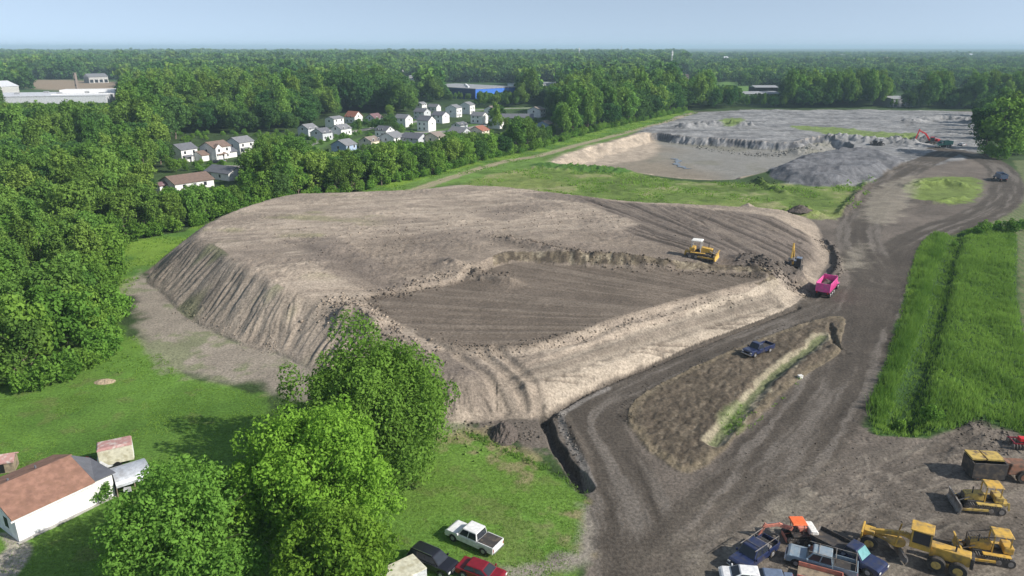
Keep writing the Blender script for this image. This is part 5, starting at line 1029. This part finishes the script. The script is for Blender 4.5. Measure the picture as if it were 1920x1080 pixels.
def dozer(paint, label, roofm=None, enclosed=False, s=1.0, cage=False, ripper=True, brush=False):
    r = empty('bulldozer', (0, 0, 0), 0, label, 'bulldozer')
    for q in (-1, 1): track(r, -1.5, 1.5, q * 1.0, .55, .46)
    MB().box(-1.6, 1.7, -.7, .7, .45, 1.15).build('frame', 'steel_dark', r, .05)
    MB().hull([(.1, -.55, 1.15), (1.95, -.5, 1.0), (1.95, .5, 1.0), (.1, .55, 1.15)], [(.1, -.5, 1.95), (1.9, -.45, 1.75), (1.9, .45, 1.75), (.1, .5, 1.95)]).build('engine_hood', paint, r, .06)
    MB().box(1.96, 2.02, -.42, .42, 1.05, 1.65).build('radiator_grille', 'steel_dark', r); MB().tube((1.2, .25, 1.8), (1.2, .25, 2.6), .07, n=8).build('exhaust', 'steel_dark', r)
    MB().box(-1.75, -.9, -.75, .75, 1.15, 1.85).build('fuel_tank', paint, r, .08)
    for q in (-1, 1): MB().box(-1.5, .9, q * 1.0 - .25, q * 1.0 + .25, 1.02, 1.12).build('fender', paint, r, .03)
    MB().box(-.75, -.25, -.3, .3, 1.2, 1.5).build('seat', 'black', r, .05)
    canopy(r, -1.45, .1, .72, 1.1, 2.95, roofm or paint)
    if enclosed: MB().box(-1.3, -.02, -.62, .62, 1.15, 2.9).build('cab_glass', 'glass_dark', r, .03)
    if cage:
        for k in range(7): xx = .25 + k * .28; MB().tube((xx, -.6, 1.9), (xx, .6, 2.3), .03, n=5).build('cage_bar', 'steel_dark', r)
        MB().tube((.1, .62, 2.7), (2.0, .55, 2.2), .05, n=6).tube((2.0, .55, 2.2), (2.0, .5, 1.2), .05, n=6).tube((.1, -.62, 2.7), (2.0, -.55, 2.2), .05, n=6).tube((2.0, -.55, 2.2), (2.0, -.5, 1.2), .05, n=6).tube((2, -.55, 2.2), (2, .55, 2.2), .05, n=6).build('sweep_guard', 'steel_dark', r)
    bl = MB(); bl.prism([(2.55, .05), (2.75, .05), (2.62, .5), (2.66, .9), (2.82, 1.25), (2.66, 1.25), (2.48, .9), (2.45, .5)], -1.75, 1.75); bo = bl.build('blade', paint if not brush else 'steel_worn', r, .02)
    MB().box(2.6, 2.84, -1.75, 1.75, -.02, .1).build('cutting_edge', 'steel_worn', bo)
    for q in (-1, 1):
        MB().beam((-.2, q * 1.36, .55), (2.55, q * 1.36, .4), .14, .22).build('push_arm', paint, r); MB().tube((1.5, q * .55, 1.5), (2.5, q * .5, .9), .06, n=8).build('lift_cylinder', 'steel_worn', r)
    if ripper: MB().beam((-1.7, 0, .9), (-2.4, 0, .95), .9, .2).beam((-2.4, -.4, 1.1), (-2.55, -.4, .2), .12, .18).beam((-2.4, .4, 1.1), (-2.55, .4, .2), .12, .18).build('ripper', paint, r)
    r.scale = (s, s, s); return r
def excavator(paint, label, boomm=None, s=1.0, mini=False, swing=0.0, a1=58, a2=-62, a3=-120, l1=5.2, l2=2.9, counter=None, name='excavator', cabm='glass_dark'):
    r = empty(name, (0, 0, 0), 0, label, 'excavator'); bm_ = boomm or paint
    for q in (-1, 1): track(r, -1.6, 1.6, q * 1.15, .6, .42)
    MB().box(-.9, .9, -.95, .95, .4, .85).build('undercarriage', 'steel_dark', r); MB().tube((0, 0, .85), (0, 0, 1.0), .6, n=18).build('slew_ring', 'steel_dark', r)
    RZ = Matrix.Rotation(swing, 4, 'Z')
    def mk(): m = MB(); m.M = RZ; return m
    mk().box(-1.9, 1.2, -1.25, 1.25, 1.0, 1.25).build('deck', 'steel_dark', r, .03)
    mk().prism([(-2.3, 1.1), (-1.2, 1.1), (-1.2, 2.1), (-2.1, 2.1), (-2.35, 1.8)], -1.25, 1.25).build('counterweight', counter or paint, r, .1)
    mk().box(-1.15, .2, -1.2, .15, 1.25, 1.95).build('engine_housing', paint, r, .06)
    if mini: 
        c = empty
        for xx in (-.3, 1.0):
            for q in (-1, 1): mk().box(xx - .04, xx + .04, q * .85 - .04, q * .85 + .04, 1.2, 2.95).build('canopy_post', 'steel_dark', r)
        mk().frus((-.75, 1.45, -1.05, 1.05), (-.6, 1.3, -.95, .95), 2.95, 3.12).build('canopy_roof', 'orange', r, .04); mk().box(.0, .5, -.3, .3, 1.2, 1.7).build('seat', 'black', r, .05)
    else:
        mk().box(-.15, 1.25, .30, 1.25, 1.25, 2.75).build('cab', cabm, r, .08); mk().box(-.18, 1.28, .27, 1.28, 2.75, 2.85).build('cab_roof', paint, r, .03)
    p = Vector((.9, -.25, 1.5)); d1 = Vector((math.cos(R(a1)), 0, math.sin(R(a1)))); kn = p + d1 * l1 * .55; d1b = Vector((math.cos(R(a1 - 28)), 0, math.sin(R(a1 - 28)))); el = kn + d1b * l1 * .5
    mk().beam(p, kn, .34, .55).beam(kn, el, .32, .45).build('boom', bm_, r, .03); d2 = Vector((math.cos(R(a2)), 0, math.sin(R(a2)))); e2 = el + d2 * l2
    mk().beam(el - d2 * .5, e2, .28, .38).build('stick', bm_, r, .03); mk().tube(p + Vector((.3, -.3, -.2)), kn + Vector((0, -.3, -.1)), .08, n=8).build('boom_cylinder', 'steel_worn', r); mk().tube(kn + Vector((0, 0, .4)), el - d2 * .45, .08, n=8).build('stick_cylinder', 'steel_worn', r)
    t = Matrix.Rotation(-R(a3 + 90), 4, 'Y'); b = MB(); b.M = RZ @ Matrix.Translation(e2) @ t
    b.prism([(-.1, .1), (.25, .05), (.35, -.55), (-.05, -1.0), (-.6, -.85), (-.65, -.75), (-.1, -.78), (.15, -.5), (.1, -.1)], -.5, .5); b.box(-.6, .2, -.52, -.48, -.85, 0); b.box(-.6, .2, .48, .52, -.85, 0)
    b.build('bucket', 'steel_worn' if not mini else 'steel_dark', r)
    if mini: MB().box(1.9, 2.05, -1.1, 1.1, .1, .6).beam((1.0, .6, .5), (2, .6, .35), .1, .12).beam((1.0, -.6, .5), (2, -.6, .35), .1, .12).build('dozer_blade', paint, r)
    r.scale = (s, s, s); return r
def grader(label):
    r = empty('motor_grader', (0, 0, 0), 0, label, 'motor grader'); y = 'cat_yellow'
    for xx in (-1.0, -2.55):
        for q in (-1, 1): wheel(r, xx, q * 1.0, .68, .45, 'old_yellow')
    for q in (-1, 1): wheel(r, 4.0, q * .95, .68, .40, 'old_yellow')
    MB().box(-3.3, -.4, -.5, .5, .9, 1.9).build('engine_housing', y, r, .08); MB().box(-3.55, -3.3, -.55, .55, .8, 1.8).build('rear_bumper', 'steel_dark', r, .04)
    for q in (-1, 1): MB().prism([(-2.9, .5), (-.7, .5), (-.7, .8), (-2.9, .8)], q * .72 - .08, q * .72 + .08).build('tandem_case', y, r, .03)
    MB().beam((-.4, 0, 1.5), (1.6, 0, 2.0), .32, .42).beam((1.6, 0, 2.0), (4.1, 0, 1.35), .3, .36).build('main_beam', y, r, .03)
    MB().box(3.75, 4.6, -.45, .45, .85, 1.5).build('front_frame', y, r, .05); MB().beam((4, -.9, .72), (4, .9, .72), .2, .2).build('front_axle', y, r)
    MB().box(4.6, 4.75, -.9, .9, .7, 1.5).build('push_block', y, r, .03)
    cb = MB().box(-.35, 1.0, -.65, .65, 1.5, 3.0).build('cab', 'glass_dark', r, .03)
    for xx in (-.38, 1.0):
        for q in (-1, 1): MB().box(xx - .05, xx + .07, q * .66 - .05, q * .66 + .05, 1.4, 3.05).build('cab_post', y, r)
    MB().box(-.42, 1.12, -.72, .72, 1.35, 1.85).build('cab_base', y, r, .03); MB().box(-.5, 1.2, -.8, .8, 3.03, 3.15).build('cab_roof', y, r, .04)
    ci = MB().tube((2.1, 0, .95), (2.1, 0, 1.12), .75, n=24).build('circle', y, r); MB().beam((2.1, -.5, 1.05), (4.0, 0, 1.1), .16, .18).beam((2.1, .5, 1.05), (4.0, 0, 1.1), .16, .18).build('drawbar', y, r)
    b = MB(); b.M = Matrix.Translation((2.0, 0, 0)) @ Matrix.Rotation(R(28), 4, 'Z'); b.prism([(-.1, .12), (.05, .12), (-.12, .4), (-.05, .75), (.08, .8), (-.1, .85), (-.22, .5)], -1.85, 1.85); b.build('moldboard', 'steel_worn', r)
    for q in (-1, 1): MB().tube((1.9, q * .55, 2.5), (2.1, q * .7, 1.0), .07, n=8).build('lift_cylinder', y, r)
    MB().tube((-2.2, .2, 1.9), (-2.2, .2, 2.5), .07, n=8).build('exhaust', 'steel_dark', r); return r
def dumptruck(paint, label, load='soil_dark', s=1.0, name='dump_truck'):
    r = empty(name, (0, 0, 0), 0, label, 'dump truck')
    MB().box(-3.9, 3.9, -.45, .45, .75, 1.05).build('chassis', 'steel_dark', r)
    for xx in (-3.1, -1.8, -.5, 3.0):
        for q in (-1, 1): wheel(r, xx, q * .98, .52, .5 if xx < 2 else .3)
    b = MB(); b.box(-4.0, 1.1, -1.18, 1.18, 1.1, 1.25); 
    b.hull([(-4.0, -1.2, 1.25), (1.1, -1.2, 1.25), (1.1, -1.1, 1.25), (-4.0, -1.1, 1.25)], [(-4.0, -1.25, 2.75), (1.1, -1.25, 2.75), (1.1, -1.15, 2.75), (-4.0, -1.15, 2.75)])
    b.hull([(-4.0, 1.1, 1.25), (1.1, 1.1, 1.25), (1.1, 1.2, 1.25), (-4.0, 1.2, 1.25)], [(-4.0, 1.15, 2.75), (1.1, 1.15, 2.75), (1.1, 1.25, 2.75), (-4.0, 1.25, 2.75)])
    b.box(1.0, 1.12, -1.2, 1.2, 1.2, 3.0); b.build('dump_body', paint, r); MB().box(-4.1, -3.98, -1.22, 1.22, 1.15, 2.65).build('tailgate', paint, r, .02)
    for k in range(6):
        for q in (-1, 1): xx = -3.6 + .85 * k; MB().box(xx - .05, xx + .05, q * 1.26 - .04, q * 1.26 + .04, 1.2, 2.72).build('side_rib', paint, r)
    ld = MB(); g = random.Random(2); n = 7
    vs = [(-3.9 + 4.8 * i / n, -1.12 + 2.24 * j / 4, 1.3 + (.95 if 0 < i < n and 0 < j < 4 else .55) * (.7 + .5 * g.random())) for i in range(n + 1) for j in range(5)]
    ld.add(vs, [[i * 5 + j, (i + 1) * 5 + j, (i + 1) * 5 + j + 1, i * 5 + j + 1] for i in range(n) for j in range(4)]); ld.build('load', load, r)
    MB().box(1.35, 2.55, -1.05, 1.05, 1.0, 1.85).build('cab_base', paint, r, .05); glasshouse(r, (1.35, 2.6, 1.0), (1.4, 2.35, .92), 1.85, 2.65, paint, split=1)
    MB().hull([(2.55, -.85, .8), (4.0, -.75, .75), (4.0, .75, .75), (2.55, .85, .8)], [(2.55, -.8, 1.85), (3.95, -.62, 1.6), (3.95, .62, 1.6), (2.55, .8, 1.85)]).build('hood', paint, r, .08)
    MB().box(4.0, 4.08, -.5, .5, .85, 1.55).build('grille', 'chrome', r); MB().box(4.0, 4.25, -1.1, 1.1, .5, .8).build('front_bumper', 'chrome', r, .03)
    for q in (-1, 1): MB().tube((1.22, q * .85, 1.1), (1.22, q * .85, 3.2), .07, n=8).build('exhaust_stack', 'chrome', r); MB().box(2.75, 3.4, q * .98 - .2, q * .98 + .2, 1.03, 1.15).build('fender', paint, r, .04)
    lights(r, 4.02, -4.12, .9, 1.05); r.scale = (s, s, s); return r

place(pickup('paint_white', "white crew-cab pickup with a black bed cover parked on the lawn", 'cover'), 889, 1019, heading((925, 1040), (852, 1008)))
place(carlike('paint_black', "black suv parked on the lawn beside the white cargo trailer"), 812, 1063, heading((775, 1045), (852, 1078)))
place(carlike('paint_red', "dark red car cut by the bottom edge beside the black suv", False, 'car', 4.6, 'car'), 902, 1082, heading((868, 1068), (935, 1092)))
place(pickup('paint_navy', "navy pickup standing on the soil island between the two roads", 'open', crew=False), 1421, 664, heading((1440, 657), (1402, 670)) + .0)
place(pickup('paint_navy', "navy crew-cab pickup with a ladder rack and toolbox in the machine yard", 'open', True, tool=True), 1412, 1050, heading((1445, 1022), (1378, 1070)))
place(pickup('paint_paleblue', "pale blue pickup with a ladder rack between the navy truck and the grader", 'open', True, cabpaint='paint_paleblue', L=6.2), 1538, 1064, heading((1600, 1078), (1480, 1045)))
place(dumptruck('paint_steel', "small dark dump truck driving along the far haul road bend"), 1874, 338, R(75))
place(carlike('paint_white', "white car with a pale windscreen at the bottom edge of the machine yard", False, 'car', 4.5, 'car'), 1395, 1092, heading((1440, 1092), (1396, 1088)))
place(carlike('paint_steel', "grey-green car at the bottom edge beside the white car", False, 'car', 4.5, 'car'), 1440, 1098, heading((1440, 1092), (1396, 1088)))
# flatbed truck with teal windscreen
ft = empty('flatbed_truck', (0, 0, 0), 0, "long dark blue flatbed truck with a teal windscreen beside the yellow grader", 'truck')
MB().prism(body_profile(6.6, 1.1, 1.15, .45, 2.3, -2.0) + [(1.4, 1.2), (.2, 1.2), (.2, .9), (-3.3, .9)], -1.0, 1.0).build('body', 'paint_navy', ft, .05); glasshouse(ft, (-.3, 1.6, .95), (-.1, .9, .8), 1.2, 2.0, 'paint_navy', split=2)
M['teal_glass'] = mat('teal_glass', (0.16, 0.36, 0.37), .15, spec=.6); quadpanel(ft, [(1.58, -.8, 1.27), (1.58, .8, 1.27), (.98, .72, 1.93), (.98, -.72, 1.93)], (1, 0, .5), 'teal_glass', 'sunshade', .03)
MB().box(-3.5, -.5, -1.05, 1.05, .95, 1.05).build('flatbed', 'steel_dark', ft); 
for q in (-1, 1): MB().box(-3.5, -.5, q * 1.05 - .03, q * 1.05 + .03, 1.05, 1.4).build('side_board', 'steel_dark', ft)
MB().box(-3.53, -3.47, -1.05, 1.05, 1.05, 1.4).build('end_board', 'steel_worn', ft); lights(ft, 3.33, -3.5, .8, .9)
for xx in (2.3, -2.0):
    for q in (-1, 1): wheel(ft, xx, q * .88, .45, .3)
place(ft, 1590, 1050, heading((1550, 1025), (1650, 1078)))
tr = empty('utility_trailer', (0, 0, 0), 0, "open utility trailer with rust-red sides at the bottom edge", 'trailer'); MB().box(-1.9, 1.9, -.95, .95, .45, .55).build('deck', 'wood', tr)
for q in (-1, 1): MB().box(-1.9, 1.9, q * .98 - .03, q * .98 + .03, .5, 1.0).build('side_rail', 'salmon', tr); wheel(tr, 0, q * 1.15, .34, .2)
MB().box(-1.95, -1.89, -.98, .98, .5, 1.0).build('end_rail', 'salmon', tr); place(tr, 1535, 1092, heading((1600, 1100), (1495, 1072)))
place(excavator('salmon', "compact excavator with an orange canopy and a white rear in the machine yard", 'salmon', .70, True, 0, 20, -70, -130, 4.0, 1.8, 'white_plain'), 1496, 1010, heading((1510, 1012), (1450, 1012)))
place(grader("big yellow motor grader with an empty cab in the machine yard"), 1728, 1050, heading((1810, 1072), (1650, 1022))).scale = (1.15, 1.15, 1.12)
place(dozer('cat_yellow', "yellow bulldozer with a full canopy and sweep guard behind the grader", 'cat_yellow', cage=True, ripper=False), 1852, 1045, heading((1890, 1050), (1800, 1035)))
place(dozer('old_yellow', "dirty olive bulldozer with a bare steel blade above the yellow one", 'cat_yellow', brush=True), 1838, 952, heading((1880, 958), (1790, 948)))
# pull scraper
ps = empty('scraper', (0, 0, 0), 0, "dark scraper with two yellow top panels and a rusty tail, topmost machine of the yard", 'scraper')
MB().box(-2.2, 1.2, -1.3, -1.15, .4, 2.3).box(-2.2, 1.2, 1.15, 1.3, .4, 2.3).box(-2.3, -2.15, -1.3, 1.3, .4, 2.2).box(-2.2, 1.2, -1.2, 1.2, .35, .5).build('bowl', 'steel_dark', ps)
for a, b in ((-2.25, -.75), (-.6, 1.25)): MB().box(a, b, -.55, 1.4, 2.3, 2.52).build('top_panel', 'old_yellow', ps, .02)
MB().box(1.2, 1.35, -1.25, 1.25, .9, 2.3).build('apron', 'steel_dark', ps); MB().beam((1.3, 0, 1.9), (3.4, 0, 1.3), 1.1, .8).build('gooseneck', 'rust', ps); MB().frus((1.6, 4.3, -1.0, 1.0), (2.0, 3.8, -.7, .8), .9, 2.1).build('hopper', 'rust', ps, .1)
for xx, r0 in ((-1.6, .6), (3.3, .75)):
    for q in (-1, 1): wheel(ps, xx, q * 1.0, r0, .5, 'rust')
place(ps, 1850, 893, R(-6))
di = empty('disc_harrow', (0, 0, 0), 0, "dark red disc harrow at the far right edge above the machine yard", 'farm implement'); MB().beam((-1.6, -.9, .8), (-1.6, .9, .8), .12, .12).beam((1.2, -.9, .8), (1.2, .9, .8), .12, .12).beam((-1.7, -.8, .8), (1.4, -.8, .8), .12, .12).beam((-1.7, .8, .8), (1.4, .8, .8), .12, .12).beam((0, 0, .8), (0, 2.0, .6), .12, .12).build('frame', 'paint_red', di)
for k in range(9):
    for q in (-1, 1): MB().tube((-1.5 + .35 * k, q * .75, .38), (-1.46 + .35 * k, q * .75, .38), .38, n=14).build('disc', 'steel_worn', di)
MB().box(-.5, .5, -.4, .4, .85, 1.3).build('seed_box', 'dig_red', di, .04); place(di, 1915, 838, R(170))
place(dumptruck('paint_pink', "bright pink dump truck loaded with dark soil on the haul road"), 1551, 548, heading((1538, 560), (1572, 524)) + .0).scale = (1.12, 1.12, 1.12)
z0 = 4.3
dz = place(dozer('cat_yellow', "yellow bulldozer with a pale canopy working in the cut on the mound", 'white_plain', s=1.25), 1312, 496, heading((1285, 488), (1335, 494)), z0); dz.location.z = ground_z(dz.location.x, dz.location.y) + .02
ex = place(excavator('paint_steel', "yellow-boomed excavator digging at the end of the cut on the mound", 'cat_yellow', 1.05, False, 0, 72, -60, -140, 5.0, 2.6, 'steel_dark'), 1490, 497, R(-118), 3.5); ex.location.z = ground_z(ex.location.x, ex.location.y) + .02
place(excavator('dig_red', "red excavator with raised boom beside the green dump truck in the gravel yard", 'dig_red', 1.35, False, 0, 52, -75, -150, 5.6, 3.2), 1747, 272, R(178))
place(dumptruck('dump_green', "green dump truck being loaded in the gravel yard", 'soil_dark', 1.15), 1768, 277, R(200))
place(dozer('steel_dark', "small dark bulldozer with a white cab near the quarry rim", 'white_plain', s=1.2), 1645, 273, R(150))
def small_car(px, py, hd, paint, label): place(carlike(paint, label, False, 'car', 4.5, 'car'), px, py, hd)
small_car(404, 306, R(200), 'paint_black', "black car parked before the brown-roofed house"); small_car(414, 305, R(200), 'paint_steel', "dark car parked right beside the black one before the brown-roofed house"); small_car(1803, 273, R(90), 'paint_white', "white car parked by the tree clump in the gravel yard"); small_car(322, 362, R(200), 'paint_steel', "grey-blue car parked by the broad brown roof")
# little white box by the island
x, y = P(1500, 711); mk_ = empty('marker_box', (x, y, ground_z(x, y)), .3, "small white marker box on the island's edge by the right road", 'box'); MB().box(-.3, .3, -.25, .25, 0, .4).build('body', 'white_plain', mk_, .03); MB().box(-.34, .34, -.29, .29, .4, .46).build('lid', 'white_plain', mk_)
# ------------------------------------------------------------------ air: a closed box of thin haze
hz = MB(); hz.box(-27000, 27000, -420, 33000, -8, 75); ho = hz.build('haze', 'black'); ho.data.materials.clear(); tag(ho, kind='stuff')
hm = newmat('haze'); n = hm.node_tree.nodes; n.remove(n["Principled BSDF"]); pv = n.new("ShaderNodeVolumePrincipled"); pv.inputs["Color"].default_value = (0.60, 0.84, 1.0, 1); pv.inputs["Density"].default_value = 0.00014; pv.inputs["Anisotropy"].default_value = 0.0
hm.node_tree.links.new(pv.outputs[0], n["Material Output"].inputs["Volume"]); ho.data.materials.append(hm)
